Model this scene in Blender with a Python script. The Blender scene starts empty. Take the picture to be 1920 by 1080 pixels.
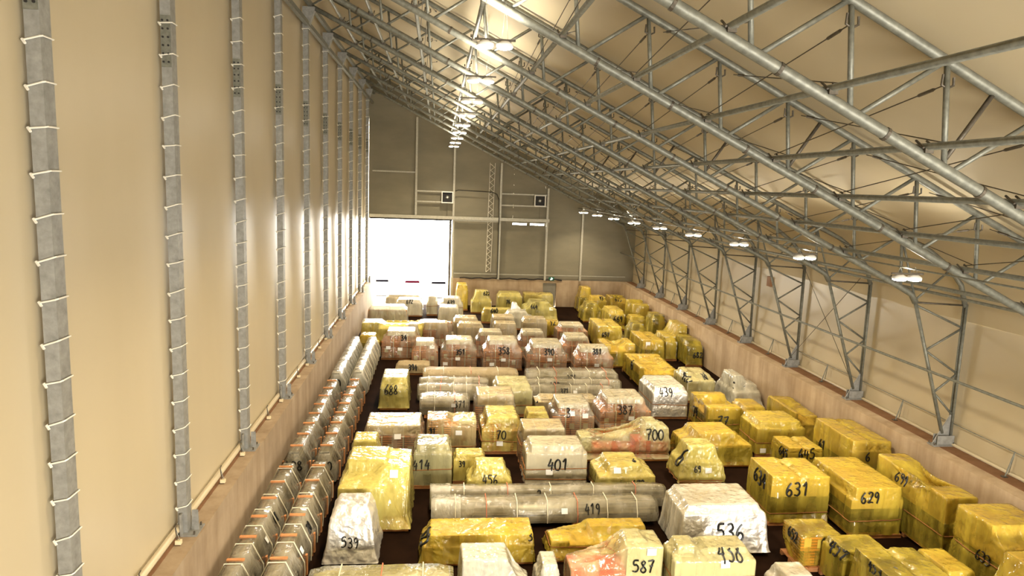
import bpy, bmesh, math, random
import numpy as np
from mathutils import Vector, Matrix, noise
from mathutils.bvhtree import BVHTree

C = bpy.context.scene.collection
S = bpy.context.scene
random.seed(7)

# ------------------------------------------------------------------ camera
cam_data = bpy.data.cameras.new('camera')
cam_data.sensor_width = 36.0
cam_data.lens = 24.453
cam_data.clip_start = 0.1
cam_data.clip_end = 600
cam = bpy.data.objects.new('camera', cam_data)
C.objects.link(cam)
right = Vector((0.99398306, -0.10331649, 0.03637826))
down = Vector((0.02074228, -0.14856458, -0.98868515))
fwd = Vector((0.107552, 0.98349086, -0.14552766))
mw = Matrix((right, -down, -fwd)).transposed().to_4x4()
mw.translation = (0, 0, 10.2)
cam.matrix_world = mw
S.camera = cam

# ------------------------------------------------------------------ world, light, exposure
S.view_settings.view_transform = 'Standard'
S.view_settings.look = 'None'
S.view_settings.gamma = 1.0
S.view_settings.use_curve_mapping = False
S.view_settings.exposure = 0.33
S.cycles.max_bounces = 8
S.cycles.diffuse_bounces = 4
S.cycles.glossy_bounces = 3
S.cycles.transmission_bounces = 4
S.cycles.transparent_max_bounces = 24
S.cycles.caustics_reflective = False
S.cycles.caustics_refractive = False
S.cycles.sample_clamp_indirect = 6.0
WORLD_STRENGTH = 27.0
LAMP_W = 330.0
UPLIGHT_W = 480.0
world = bpy.data.worlds.new('overcast_sky')
S.world = world
world.use_nodes = True
bg = world.node_tree.nodes['Background']
bg.inputs[0].default_value = (1.0, 0.955, 0.86, 1)
bg.inputs[1].default_value = WORLD_STRENGTH


def portal(name, loc, rot, sx, sy):
    d = bpy.data.lights.new(name, 'AREA')
    d.shape = 'RECTANGLE'
    d.size, d.size_y = sx, sy
    d.cycles.is_portal = True
    o = bpy.data.objects.new(name, d)
    o.location = loc
    o.rotation_euler = rot
    C.objects.link(o)


REAR_X0, REAR_X1, REAR_Z0, REAR_Z1 = 3.0, 15.5, 0.0, 8.0
YB = -9.0     # rear end of the hall, behind the camera
YG = 58.4     # far gable
portal('doorway_portal', (-2.25, YG + 0.5, 3.6), (math.pi / 2, 0, math.pi), 7.0, 7.2)
portal('rear_portal', ((REAR_X0 + REAR_X1) / 2, YB - 0.1, (REAR_Z0 + REAR_Z1) / 2), (math.pi / 2, 0, 0),
       REAR_X1 - REAR_X0, REAR_Z1 - REAR_Z0)


# ------------------------------------------------------------------ materials
def new_mat(name):
    m = bpy.data.materials.new(name)
    m.use_nodes = True
    nt = m.node_tree
    return m, nt, nt.nodes['Principled BSDF']


def N(nt, typ, **kw):
    n = nt.nodes.new(typ)
    for k, v in kw.items():
        setattr(n, k, v)
    return n


def coords(nt, scale=(1, 1, 1), rot=(0, 0, 0)):
    tc = N(nt, 'ShaderNodeTexCoord')
    mp = N(nt, 'ShaderNodeMapping')
    mp.inputs['Scale'].default_value = scale
    mp.inputs['Rotation'].default_value = rot
    nt.links.new(tc.outputs['Object'], mp.inputs['Vector'])
    return mp.outputs['Vector']


def noise_tex(nt, vec, scale, detail=4, rough=0.6):
    n = N(nt, 'ShaderNodeTexNoise')
    n.inputs['Scale'].default_value = scale
    n.inputs['Detail'].default_value = detail
    n.inputs['Roughness'].default_value = rough
    nt.links.new(vec, n.inputs['Vector'])
    return n.outputs['Fac']


def ramp(nt, fac, stops):
    r = N(nt, 'ShaderNodeValToRGB')
    el = r.color_ramp.elements
    while len(el) > len(stops):
        el.remove(el[-1])
    while len(el) < len(stops):
        el.new(1)
    for e, (p, c) in zip(el, stops):
        e.position = p
        e.color = (*c, 1) if len(c) == 3 else c
    nt.links.new(fac, r.inputs['Fac'])
    return r.outputs['Color']


def bump(nt, fac, bsdf, strength=0.3, dist=0.02):
    b = N(nt, 'ShaderNodeBump')
    b.inputs['Strength'].default_value = strength
    b.inputs['Distance'].default_value = dist
    nt.links.new(fac, b.inputs['Height'])
    nt.links.new(b.outputs['Normal'], bsdf.inputs['Normal'])


def mottled(name, c0, c1, scale=3.0, rough=0.6, metal=0.0, spec=0.4, bstr=0.15, bdist=0.01, stretch=(1, 1, 1), detail=5):
    m, nt, p = new_mat(name)
    v = coords(nt, stretch)
    f = noise_tex(nt, v, scale, detail)
    nt.links.new(ramp(nt, f, [(0.3, c0), (0.7, c1)]), p.inputs['Base Color'])
    p.inputs['Roughness'].default_value = rough
    p.inputs['Metallic'].default_value = metal
    p.inputs['Specular IOR Level'].default_value = spec
    if bstr:
        bump(nt, f, p, bstr, bdist)
    return m


M = {}
M['post'] = mottled('pale_galvanised_post', (0.36, 0.34, 0.27), (0.48, 0.455, 0.37), 9, 0.5, 0.2, 0.4, 0.03)
M['steel'] = mottled('galvanised_steel', (0.120, 0.120, 0.096), (0.215, 0.213, 0.172), 9, 0.5, 0.3, 0.4, 0.05)
M['column'] = mottled('galvanised_column_steel', (0.21, 0.207, 0.19), (0.33, 0.325, 0.30), 7, 0.5, 0.3, 0.4, 0.05)
M['dark_steel'] = mottled('weathered_steel', (0.06, 0.05, 0.035), (0.12, 0.10, 0.075), 9, 0.5, 0.4, 0.4, 0.05)
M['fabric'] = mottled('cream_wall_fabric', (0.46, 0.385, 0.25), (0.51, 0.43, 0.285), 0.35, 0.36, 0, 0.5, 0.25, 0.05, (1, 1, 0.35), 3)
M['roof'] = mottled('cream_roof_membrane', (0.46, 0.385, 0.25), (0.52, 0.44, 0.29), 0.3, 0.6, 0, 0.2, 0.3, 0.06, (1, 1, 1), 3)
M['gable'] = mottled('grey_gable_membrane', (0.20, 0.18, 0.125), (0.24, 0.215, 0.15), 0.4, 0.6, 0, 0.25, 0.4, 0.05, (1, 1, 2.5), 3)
M['wood'] = mottled('pallet_wood', (0.32, 0.13, 0.045), (0.50, 0.23, 0.09), 6, 0.8, 0, 0.2, 0.2, 0.01, (1, 1, 6))
M['batten'] = mottled('orange_batten_wood', (0.50, 0.20, 0.07), (0.68, 0.32, 0.13), 6, 0.7, 0, 0.2, 0.2, 0.01)
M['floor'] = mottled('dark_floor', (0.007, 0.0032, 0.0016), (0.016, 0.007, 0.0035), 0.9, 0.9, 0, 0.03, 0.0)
M['white_plastic'] = mottled('white_plastic', (0.78, 0.76, 0.70), (0.84, 0.82, 0.77), 2, 0.5, 0, 0.3, 0.0)
M['paper'] = mottled('white_paper', (0.84, 0.83, 0.79), (0.88, 0.87, 0.84), 2, 0.7, 0, 0.2, 0.0)
M['ink'] = mottled('black_marker_ink', (0.006, 0.006, 0.006), (0.012, 0.011, 0.010), 3, 0.4, 0, 0.4, 0.0)
M['cord'] = mottled('brown_cord', (0.22, 0.09, 0.03), (0.32, 0.14, 0.05), 9, 0.8, 0, 0.1, 0.0)
M['strap'] = mottled('pale_strapping', (0.72, 0.66, 0.48), (0.80, 0.75, 0.58), 5, 0.5, 0, 0.3, 0.0)
M['red_strap'] = mottled('reddish_strapping', (0.55, 0.17, 0.09), (0.65, 0.22, 0.12), 5, 0.5, 0, 0.3, 0.0)
M['tie'] = mottled('white_lashing', (0.72, 0.68, 0.58), (0.80, 0.77, 0.68), 5, 0.6, 0, 0.2, 0.0)
M['black'] = mottled('black_rubber', (0.015, 0.014, 0.013), (0.025, 0.022, 0.02), 5, 0.6, 0, 0.3, 0.0)
M['red'] = mottled('red_goods', (0.62, 0.035, 0.02), (0.72, 0.06, 0.035), 2, 0.5, 0, 0.3, 0.05)
M['crate'] = mottled('white_crate', (0.70, 0.68, 0.60), (0.80, 0.78, 0.70), 1.2, 0.6, 0, 0.3, 0.05)
M['carton'] = mottled('pale_carton', (0.62, 0.52, 0.32), (0.74, 0.63, 0.42), 1.5, 0.75, 0, 0.2, 0.05)
M['rust'] = mottled('brown_sealing_strip', (0.17, 0.09, 0.045), (0.24, 0.13, 0.07), 2, 0.8, 0, 0.1, 0.0)
M['asphalt'] = mottled('pale_yard', (0.50, 0.48, 0.44), (0.58, 0.56, 0.52), 1.0, 0.9, 0, 0.2, 0.1)
M['glass'] = mottled('dark_windscreen', (0.0022, 0.002, 0.0026), (0.003, 0.003, 0.0035), 2, 0.6, 0, 0.0, 0.0)
M['maroon'] = mottled('maroon_windscreen', (0.012, 0.0006, 0.002), (0.016, 0.001, 0.003), 2, 0.6, 0, 0.0, 0.0)
M['green_sign'] = mottled('green_sign', (0.01, 0.10, 0.05), (0.015, 0.13, 0.065), 2, 0.4, 0, 0.3, 0.0)


def concrete(name, k):
    m, nt, p = new_mat(name)
    v = coords(nt, (1, 1, 1))
    f = noise_tex(nt, v, 0.9, 8, 0.65)
    v2 = coords(nt, (1.2, 1.2, 0.12))
    f2 = noise_tex(nt, v2, 1.5, 4)
    mx = N(nt, 'ShaderNodeMix', data_type='RGBA', blend_type='MULTIPLY')
    mx.inputs[0].default_value = 0.8
    nt.links.new(ramp(nt, f, [(0.25, (0.36 * k, 0.262 * k, 0.162 * k)), (0.7, (0.51 * k, 0.385 * k, 0.248 * k))]), mx.inputs[6])
    nt.links.new(ramp(nt, f2, [(0.35, (0.72, 0.66, 0.58)), (0.6, (1, 1, 1))]), mx.inputs[7])
    nt.links.new(mx.outputs[2], p.inputs['Base Color'])
    p.inputs['Roughness'].default_value = 0.85
    bump(nt, f, p, 0.3, 0.01)
    return m


M['concrete'] = concrete('cast_concrete', 1.0)
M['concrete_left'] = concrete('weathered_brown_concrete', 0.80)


def tiles():
    m, nt, p = new_mat('terracotta_tiles')
    tc = N(nt, 'ShaderNodeTexCoord')
    sx = N(nt, 'ShaderNodeSeparateXYZ')
    nt.links.new(tc.outputs['Object'], sx.inputs[0])
    ad = N(nt, 'ShaderNodeMath', operation='ADD')
    nt.links.new(sx.outputs[0], ad.inputs[0])
    nt.links.new(sx.outputs[1], ad.inputs[1])
    cb = N(nt, 'ShaderNodeCombineXYZ')
    nt.links.new(ad.outputs[0], cb.inputs[0])
    nt.links.new(sx.outputs[2], cb.inputs[1])
    b = N(nt, 'ShaderNodeTexBrick')
    b.inputs['Scale'].default_value = 1.0
    b.inputs['Brick Width'].default_value = 0.42
    b.inputs['Row Height'].default_value = 0.085
    b.inputs['Mortar Size'].default_value = 0.012
    b.inputs['Color1'].default_value = (0.74, 0.29, 0.085, 1)
    b.inputs['Color2'].default_value = (0.58, 0.19, 0.05, 1)
    b.inputs['Mortar'].default_value = (0.07, 0.02, 0.008, 1)
    b.offset = 0.0
    nt.links.new(cb.outputs[0], b.inputs['Vector'])
    nt.links.new(b.outputs['Color'], p.inputs['Base Color'])
    p.inputs['Roughness'].default_value = 0.8
    bump(nt, b.outputs['Fac'], p, -0.4, 0.02)
    return m


M['tile'] = tiles()


def goods(name, pal, scale):
    m, nt, p = new_mat(name)
    v = N(nt, 'ShaderNodeTexVoronoi', feature='F1', distance='CHEBYCHEV')
    v.inputs['Scale'].default_value = scale
    nt.links.new(coords(nt, (1, 1, 1.8)), v.inputs['Vector'])
    sp = N(nt, 'ShaderNodeSeparateColor')
    nt.links.new(v.outputs['Color'], sp.inputs[0])
    n = len(pal)
    nt.links.new(ramp(nt, sp.outputs[0], [(i / max(n - 1, 1), c) for i, c in enumerate(pal)]), p.inputs['Base Color'])
    p.inputs['Roughness'].default_value = 0.55
    bump(nt, v.outputs['Distance'], p, 0.5, 0.05)
    return m


M['dark'] = goods('dark_mixed_goods', [(0.02, 0.010, 0.005), (0.05, 0.025, 0.010), (0.012, 0.008, 0.005), (0.12, 0.09, 0.035), (0.03, 0.016, 0.006)], 3.2)
M['mach'] = goods('grey_machine_paint', [(0.10, 0.10, 0.085), (0.22, 0.22, 0.18), (0.03, 0.03, 0.025), (0.40, 0.40, 0.34), (0.06, 0.06, 0.05)], 2.6)
M['green'] = goods('green_machine_paint', [(0.05, 0.06, 0.02), (0.15, 0.16, 0.05), (0.30, 0.27, 0.10), (0.04, 0.04, 0.02)], 2.4)


M['profile'] = mottled('ribbed_metal_profiles', (0.13, 0.12, 0.085), (0.36, 0.335, 0.25), 14, 0.4, 0.25, 0.5, 0.3, 0.01, (0.02, 1, 1), 2)


def foil():
    m, nt, p = new_mat('crumpled_foil')
    v = N(nt, 'ShaderNodeTexVoronoi', feature='F1')
    v.inputs['Scale'].default_value = 5
    vec = coords(nt)
    nz = N(nt, 'ShaderNodeTexNoise')
    nz.inputs['Scale'].default_value = 4
    nt.links.new(vec, nz.inputs['Vector'])
    ad = N(nt, 'ShaderNodeMix', data_type='VECTOR')
    ad.inputs[0].default_value = 0.35
    nt.links.new(vec, ad.inputs[4])
    nt.links.new(nz.outputs['Color'], ad.inputs[5])
    nt.links.new(ad.outputs[1], v.inputs['Vector'])
    p.inputs['Base Color'].default_value = (0.86, 0.83, 0.77, 1)
    p.inputs['Metallic'].default_value = 0.75
    p.inputs['Roughness'].default_value = 0.38
    bump(nt, v.outputs['Distance'], p, 0.45, 0.05)
    return m


M['foil'] = foil()


def film(name, col, opacity, spread=0.12, rough=0.3, tint=None, gloss=0.5):
    m, nt, p = new_mat(name)
    out = nt.nodes['Material Output']
    v = coords(nt, (1, 1, 0.16))
    f1 = noise_tex(nt, v, 1.9, 2, 0.5)                                   # long folds
    f2 = noise_tex(nt, coords(nt, (1, 1, 0.35), (0.25, 0.3, 0.5)), 8.0, 2, 0.5)   # fine creases
    p.inputs['Base Color'].default_value = (*col, 1)
    p.inputs['Roughness'].default_value = rough
    p.inputs['Specular IOR Level'].default_value = 0.35
    mul = N(nt, 'ShaderNodeMath', operation='MULTIPLY')
    mul.inputs[1].default_value = 0.3
    nt.links.new(f2, mul.inputs[0])
    ad = N(nt, 'ShaderNodeMath', operation='ADD')
    nt.links.new(f1, ad.inputs[0])
    nt.links.new(mul.outputs[0], ad.inputs[1])
    b = N(nt, 'ShaderNodeBump')
    b.inputs['Strength'].default_value = 0.75
    b.inputs['Distance'].default_value = 0.22
    nt.links.new(ad.outputs[0], b.inputs['Height'])
    nt.links.new(b.outputs['Normal'], p.inputs['Normal'])
    tr = N(nt, 'ShaderNodeBsdfTranslucent')
    tr.inputs[0].default_value = (*col, 1)
    m1 = N(nt, 'ShaderNodeMixShader')
    m1.inputs[0].default_value = 0.25
    nt.links.new(p.outputs[0], m1.inputs[1])
    nt.links.new(tr.outputs[0], m1.inputs[2])
    tp = N(nt, 'ShaderNodeBsdfTransparent')
    t = tint or tuple(0.35 + 0.65 * c / max(col) for c in col)
    tp.inputs[0].default_value = (*t, 1)
    mr = N(nt, 'ShaderNodeMapRange')
    mr.inputs[1].default_value = 0.35
    mr.inputs[2].default_value = 0.68
    mr.inputs[3].default_value = max(opacity - spread, 0.03)
    mr.inputs[4].default_value = min(opacity + spread, 1.0)
    nt.links.new(f1, mr.inputs[0])
    m2 = N(nt, 'ShaderNodeMixShader')
    nt.links.new(mr.outputs[0], m2.inputs[0])
    nt.links.new(tp.outputs[0], m2.inputs[1])
    nt.links.new(m1.outputs[0], m2.inputs[2])
    gl = N(nt, 'ShaderNodeBsdfGlossy')
    gl.inputs['Roughness'].default_value = 0.13
    gl.inputs['Color'].default_value = (1, 1, 1, 1)
    nt.links.new(b.outputs['Normal'], gl.inputs['Normal'])
    lw = N(nt, 'ShaderNodeFresnel')
    lw.inputs['IOR'].default_value = 1.5
    nt.links.new(b.outputs['Normal'], lw.inputs['Normal'])
    gm = N(nt, 'ShaderNodeMath', operation='MULTIPLY')
    gm.inputs[1].default_value = gloss
    nt.links.new(lw.outputs[0], gm.inputs[0])
    m3 = N(nt, 'ShaderNodeMixShader')
    nt.links.new(gm.outputs[0], m3.inputs[0])
    nt.links.new(m2.outputs[0], m3.inputs[1])
    nt.links.new(gl.outputs[0], m3.inputs[2])
    nt.links.new(m3.outputs[0], out.inputs['Surface'])
    return m


M['film_y'] = film('yellow_film', (0.96, 0.75, 0.10), 0.35, 0.18, gloss=0.9)
M['film_p'] = film('pale_yellow_film', (0.93, 0.85, 0.46), 0.36, 0.16, gloss=0.9)
M['film_w'] = film('whitish_film', (0.93, 0.89, 0.74), 0.50, 0.18, gloss=0.9)
M['film_c'] = film('clear_film', (0.94, 0.86, 0.66), 0.24, 0.15, gloss=0.85)
M['film_q'] = film('bright_yellow_film', (0.96, 0.83, 0.24), 0.46, 0.18, gloss=0.9)
M['film_k'] = film('brown_paper_wrap', (0.46, 0.36, 0.20), 0.95, 0.04, 0.6, gloss=0.2)


def emit(name, col, strength):
    m, nt, p = new_mat(name)
    p.inputs['Base Color'].default_value = (*col, 1)
    p.inputs['Emission Color'].default_value = (*col, 1)
    p.inputs['Emission Strength'].default_value = strength
    return m


M['lamp_glow'] = emit('lamp_lens', (1.0, 0.90, 0.72), 60)
M['sign_glow'] = emit('lit_sign_symbol', (0.75, 1.0, 0.85), 3)


# ------------------------------------------------------------------ mesh helpers
class MB:
    def __init__(s):
        s.v, s.f = [], []

    def add(s, vs, fs):
        o = len(s.v)
        s.v += [tuple(v) for v in vs]
        s.f += [tuple(i + o for i in f) for f in fs]
        return s

    def box(s, x0, x1, y0, y1, z0, z1, inset=0.0, mat=None):
        i = inset
        vs = [(x0, y0, z0), (x1, y0, z0), (x1, y1, z0), (x0, y1, z0),
              (x0 + i, y0 + i, z1), (x1 - i, y0 + i, z1), (x1 - i, y1 - i, z1), (x0 + i, y1 - i, z1)]
        if mat is not None:
            vs = [tuple(mat @ Vector(v)) for v in vs]
        return s.add(vs, [(0, 3, 2, 1), (4, 5, 6, 7), (0, 1, 5, 4), (1, 2, 6, 5), (2, 3, 7, 6), (3, 0, 4, 7)])

    def tube(s, pts, r, n=8, caps=True):
        pts = [Vector(p) for p in pts]
        rings = []
        up = None
        for i, p in enumerate(pts):
            a = pts[max(i - 1, 0)]
            b = pts[min(i + 1, len(pts) - 1)]
            t = (b - a)
            if t.length < 1e-7:
                t = Vector((0, 0, 1))
            t.normalize()
            if up is None:
                up = t.orthogonal().normalized()
            else:
                up = (up - t * up.dot(t))
                up = up.normalized() if up.length > 1e-6 else t.orthogonal().normalized()
            w = t.cross(up)
            rr = r[i] if isinstance(r, (list, tuple)) else r
            rings.append([p + (up * math.cos(2 * math.pi * k / n) + w * math.sin(2 * math.pi * k / n)) * rr for k in range(n)])
        vs = [v for rg in rings for v in rg]
        fs = []
        for i in range(len(rings) - 1):
            for k in range(n):
                k2 = (k + 1) % n
                fs.append((i * n + k, i * n + k2, (i + 1) * n + k2, (i + 1) * n + k))
        if caps:
            fs.append(tuple(range(n - 1, -1, -1)))
            fs.append(tuple((len(rings) - 1) * n + k for k in range(n)))
        return s.add(vs, fs)

    def prism(s, poly, axis, a, b):
        n = len(poly)
        vs = []
        for t in (a, b):
            for (p, q) in poly:
                vs.append({'x': (t, p, q), 'y': (p, t, q), 'z': (p, q, t)}[axis])
        fs = [tuple(range(n - 1, -1, -1)), tuple(range(n, 2 * n))]
        for k in range(n):
            fs.append((k, (k + 1) % n, n + (k + 1) % n, n + k))
        return s.add(vs, fs)

    def lathe(s, prof, n=16, c=(0, 0, 0)):
        vs, fs = [], []
        for (r, z) in prof:
            for k in range(n):
                a = 2 * math.pi * k / n
                vs.append((c[0] + r * math.cos(a), c[1] + r * math.sin(a), c[2] + z))
        for i in range(len(prof) - 1):
            for k in range(n):
                fs.append((i * n + k, i * n + (k + 1) % n, (i + 1) * n + (k + 1) % n, (i + 1) * n + k))
        return s.add(vs, fs)

    def build(s, name, mat, parent=None, smooth=False):
        me = bpy.data.meshes.new(name)
        me.from_pydata(s.v, [], s.f)
        me.update()
        me.materials.append(mat)
        if smooth:
            me.polygons.foreach_set('use_smooth', [True] * len(me.polygons))
        o = bpy.data.objects.new(name, me)
        C.objects.link(o)
        if parent is not None:
            o.parent = parent
        return o


def tag(o, label, cat, group=None, kind=None):
    if label:
        o['label'] = label
    if cat:
        o['category'] = cat
    if group:
        o['group'] = group
    if kind:
        o['kind'] = kind
    return o


def thing(name, label, cat, loc=(0, 0, 0), group=None):
    o = bpy.data.objects.new(name, None)
    o.empty_display_size = 0.2
    C.objects.link(o)
    o.location = loc
    return tag(o, label, cat, group)


def struct(o):
    o['kind'] = 'structure'
    return o


def kids(o):
    return [c for c in C.objects if c.parent == o]


def copy_tree(src, loc=None, label=None, children=None):
    c = src.copy()
    C.objects.link(c)
    if loc is not None:
        c.location = loc
    if label:
        c['label'] = label
    for ch in (children if children is not None else list(src.children)):
        d = ch.copy()
        C.objects.link(d)
        d.parent = c
        for g in list(ch.children):
            e = g.copy()
            C.objects.link(e)
            e.parent = d
    return c


ORD = ['nearest', 'second', 'third', 'fourth', 'fifth', 'sixth', 'seventh', 'eighth', 'ninth', 'tenth', 'eleventh', 'twelfth', 'thirteenth']


def nth(i, ref='from the camera'):
    return (ORD[i] + ' ' + ref) if i else 'nearest the camera'


# ------------------------------------------------------------------ the setting
FY = [10.3 + 4.95 * k for k in range(10)]        # frame lines
ZL = 2.3                                         # top of the concrete kerb walls
XL, XR = -5.68, 16.95                            # wall sheets
SL = 0.485


def bot_z(x):
    return 17.10 - SL * (x + 5.35)


def top_z(x):
    return bot_z(x) + 1.55


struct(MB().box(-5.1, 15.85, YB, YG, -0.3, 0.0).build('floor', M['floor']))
struct(MB().box(-6.3, -5.1, YB, YG + 0.4, 0, ZL).build('wall_left_kerb', M['concrete_left']))
struct(MB().box(15.85, 17.4, YB, YG + 0.4, 0, ZL).build('wall_right_kerb', M['concrete']))
g = MB().box(1.75, 9.05, YG, YG + 0.4, 0, ZL)
g.box(10.2, 15.85, YG, YG + 0.4, 0, ZL)
g.box(9.05, 10.2, YG, YG + 0.4, 2.05, ZL)
g.box(9.05, 10.2, YG + 0.3, YG + 0.4, 0, 2.05)
struct(g.build('wall_far_kerb', M['concrete']))


def sheet(name, mat, fn, nu, nv):
    vs = [fn(i / nu, j / nv) for j in range(nv + 1) for i in range(nu + 1)]
    fs = [(j * (nu + 1) + i, j * (nu + 1) + i + 1, (j + 1) * (nu + 1) + i + 1, (j + 1) * (nu + 1) + i) for j in range(nv) for i in range(nu)]
    return MB().add(vs, fs).build(name, mat, None, True)


def wall_left_fn(u, v):
    y = YB + (YG + 0.7 - YB) * u
    z = ZL + (19.2 - ZL) * v
    k = (y - FY[0]) / 4.95
    belly = math.sin(math.pi * (k - math.floor(k)))
    return (XL - 0.09 * belly * math.sin(math.pi * min(1, v * 1.02)) + 0.012 * noise.noise(Vector((y * 0.7, z * 0.25, 3))), y, z)


struct(sheet('wall_left', M['fabric'], wall_left_fn, 200, 14))
ROOFP = [(XL - 0.05, top_z(XL) + 0.17), (0, top_z(0) + 0.17), (6, top_z(6) + 0.17), (13.0, top_z(13) + 0.17), (14.4, 9.30), (15.4, 8.82), (16.15, 8.33), (16.65, 7.75), (16.9, 7.1), (XR, 6.4)]


def poly_at(P, t):
    L = [0]
    for a, b in zip(P, P[1:]):
        L.append(L[-1] + math.dist(a, b))
    s = t * L[-1]
    for i in range(len(P) - 1):
        if s <= L[i + 1] + 1e-9:
            k = (s - L[i]) / (L[i + 1] - L[i])
            return tuple(p + (q - p) * k for p, q in zip(P[i], P[i + 1]))
    return P[-1]


def roof_fn(u, v):
    y = YB + (YG + 0.7 - YB) * u
    x, z = poly_at(ROOFP, v)
    k = (y - FY[0]) / 4.95
    belly = abs(math.sin(math.pi * k))
    return (x, y, z + 0.10 * belly * math.sin(math.pi * v) + 0.03 * noise.noise(Vector((x * 0.5, y * 0.4, 7))))


struct(sheet('ceiling', M['roof'], roof_fn, 140, 60))


def wall_right_fn(u, v):
    y = YB + (YG + 0.7 - YB) * u
    z = 6.45 + (ZL - 6.45) * v
    return (XR + 0.02 * noise.noise(Vector((y * 0.5, z * 0.4, 11))), y, z)


struct(sheet('wall_right', M['fabric'], wall_right_fn, 140, 8))

DX0, DX1, DZ = -5.62, 1.17, 7.15                 # great doorway in the far gable


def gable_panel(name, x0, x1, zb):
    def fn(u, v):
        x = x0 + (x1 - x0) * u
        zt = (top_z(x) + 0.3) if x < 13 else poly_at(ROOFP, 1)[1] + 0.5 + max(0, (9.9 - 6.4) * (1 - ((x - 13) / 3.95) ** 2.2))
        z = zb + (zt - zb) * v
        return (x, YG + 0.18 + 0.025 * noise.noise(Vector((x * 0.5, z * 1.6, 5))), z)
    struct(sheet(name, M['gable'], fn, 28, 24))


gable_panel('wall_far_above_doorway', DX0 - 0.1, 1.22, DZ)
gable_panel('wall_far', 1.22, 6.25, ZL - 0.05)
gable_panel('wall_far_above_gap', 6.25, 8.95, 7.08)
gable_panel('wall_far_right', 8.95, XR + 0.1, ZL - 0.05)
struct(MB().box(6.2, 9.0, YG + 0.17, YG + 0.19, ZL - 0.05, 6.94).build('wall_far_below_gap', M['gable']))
struct(MB().box(7.45, 7.75, YG + 0.17, YG + 0.19, 6.9, 7.1).build('trim_7', M['gable']))
struct(MB().box(1.15, 1.75, YG, YG + 0.4, 0, ZL).build('trim_8', M['concrete']))
# rear gable behind the camera; unseen doorway placed and sized to light the hall
rear = MB()
rear.box(-6, 17.2, YB - 0.2, YB, REAR_Z1, 19)
rear.box(-6, REAR_X0, YB - 0.2, YB, 0, REAR_Z1)
struct(rear.build('wall_rear', M['gable']))
# yard outside the doorway
struct(MB().box(-60, 60, YG + 0.4, YG + 90, -0.3, -0.02).build('ground', M['asphalt']))
# hems and sealing strips
struct(MB().tube([(-5.58, YB, ZL + 0.14), (-5.58, YG, ZL + 0.14)], 0.075, 10).build('trim_1', M['fabric'], None, True))
struct(MB().box(-5.56, -5.49, YB, YG, ZL, ZL + 0.025).build('trim_2', M['rust']))
struct(MB().box(16.35, 16.9, YB, YG, ZL, ZL + 0.012).build('trim_3', M['rust']))
struct(MB().tube([(16.86, YB, ZL + 0.06), (16.86, YG, ZL + 0.06)], 0.05, 8).build('trim_4', M['fabric'], None, True))

# far exit door with its sign
d = MB().box(9.08, 10.17, YG + 0.12, YG + 0.18, 0.01, 2.03).build('door_1', mottled('grey_door_paint', (0.20, 0.18, 0.13), (0.24, 0.215, 0.16), 2))
struct(d)
hd = MB().tube([(10.0, YG + 0.12, 1.05), (10.0, YG + 0.04, 1.05), (9.86, YG + 0.04, 1.05)], 0.015, 6).build('door_handle', M['steel'], d)
sg = thing('exit_sign', 'small green lit exit sign above the grey door in the far wall', 'sign', (9.75, YG - 0.05, 2.42))
MB().box(-0.24, 0.24, -0.03, 0.05, -0.14, 0.14).build('housing', M['green_sign'], sg)
w = MB().lathe([(0.0, 0), (0.055, 0)], 12)
m_ = MB()
m_.box(-0.05, 0.05, -0.045, -0.031, -0.06, 0.05)
m_.box(-0.10, -0.05, -0.045, -0.031, -0.09, -0.02)
m_.box(0.05, 0.10, -0.045, -0.031, 0.0, 0.05)
m_.box(-0.03, 0.03, -0.045, -0.031, 0.06, 0.11)
m_.build('running_figure', M['sign_glow'], sg)

# doorway frame
fr = thing('doorway_frame', 'steel door post and lintel edging the bright far doorway', 'door frame', (0, YG, 0))
MB().box(1.18, 1.32, -0.12, 0.06, 0, DZ + 0.3).build('door_post', M['post'], fr)
MB().box(0.93, 1.12, -0.06, 0.06, 0, DZ).build('guide_rail', M['dark_steel'], fr)
MB().box(-5.6, 9.3, -0.38, -0.21, DZ + 0.1, DZ + 0.36).build('lintel_beam', M['post'], fr)
MB().box(-5.6, 1.15, -0.22, -0.04, DZ - 0.04, DZ + 0.10).build('dark_gap_strip', M['black'], fr)  # solid black strip standing in for the dark gap under the lintel

# far gable posts and rails
for i, (x, zb) in enumerate([(-1.85, DZ + 0.36), (1.25, DZ + 0.36), (5.15, ZL), (9.15, ZL), (12.2, ZL)]):
    o = MB().box(x - 0.08, x + 0.08, YG - 0.2, YG - 0.04, zb, bot_z(x) + 0.0).build('gable_post', M['post'])
    tag(o, ['slim gable post directly above the bright doorway', 'gable post rising from the right edge of the bright doorway',
            'gable post in the middle of the far wall right of the zigzag lacing', 'gable post left of the exit door in the far wall',
            'rightmost gable post, right of the exit door'][i], 'post', 'gable posts')
RAILS = [(-5.4, -1.93, 11.0, 'long rail high in the left field of the far gable'), (-1.77, 1.17, 9.5, 'upper rail left of the left fan on the far gable'),
         (-1.77, 1.17, 8.65, 'lower rail under the left fan on the far gable'), (5.23, 9.07, 9.5, 'upper rail above the right fan on the far gable'),
         (5.23, 9.07, 8.55, 'lower rail under the right fan on the far gable'), (1.33, 5.07, DZ + 0.02, 'rail under the lintel beam right of the doorway'),
         (1.4, 16.2, ZL + 0.42, 'thin rail just above the concrete base of the far wall')]
for x0, x1, z, lab in RAILS:
    r = 0.055 if z > 3 else 0.03
    tag(MB().box(x0, x1, YG - 0.14 if z > 3 else YG - 0.03, YG - 0.05 if z > 3 else YG + 0.03, z - r, z + r).build('gable_rail', M['post']), lab, 'rail', 'gable rails')
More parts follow.
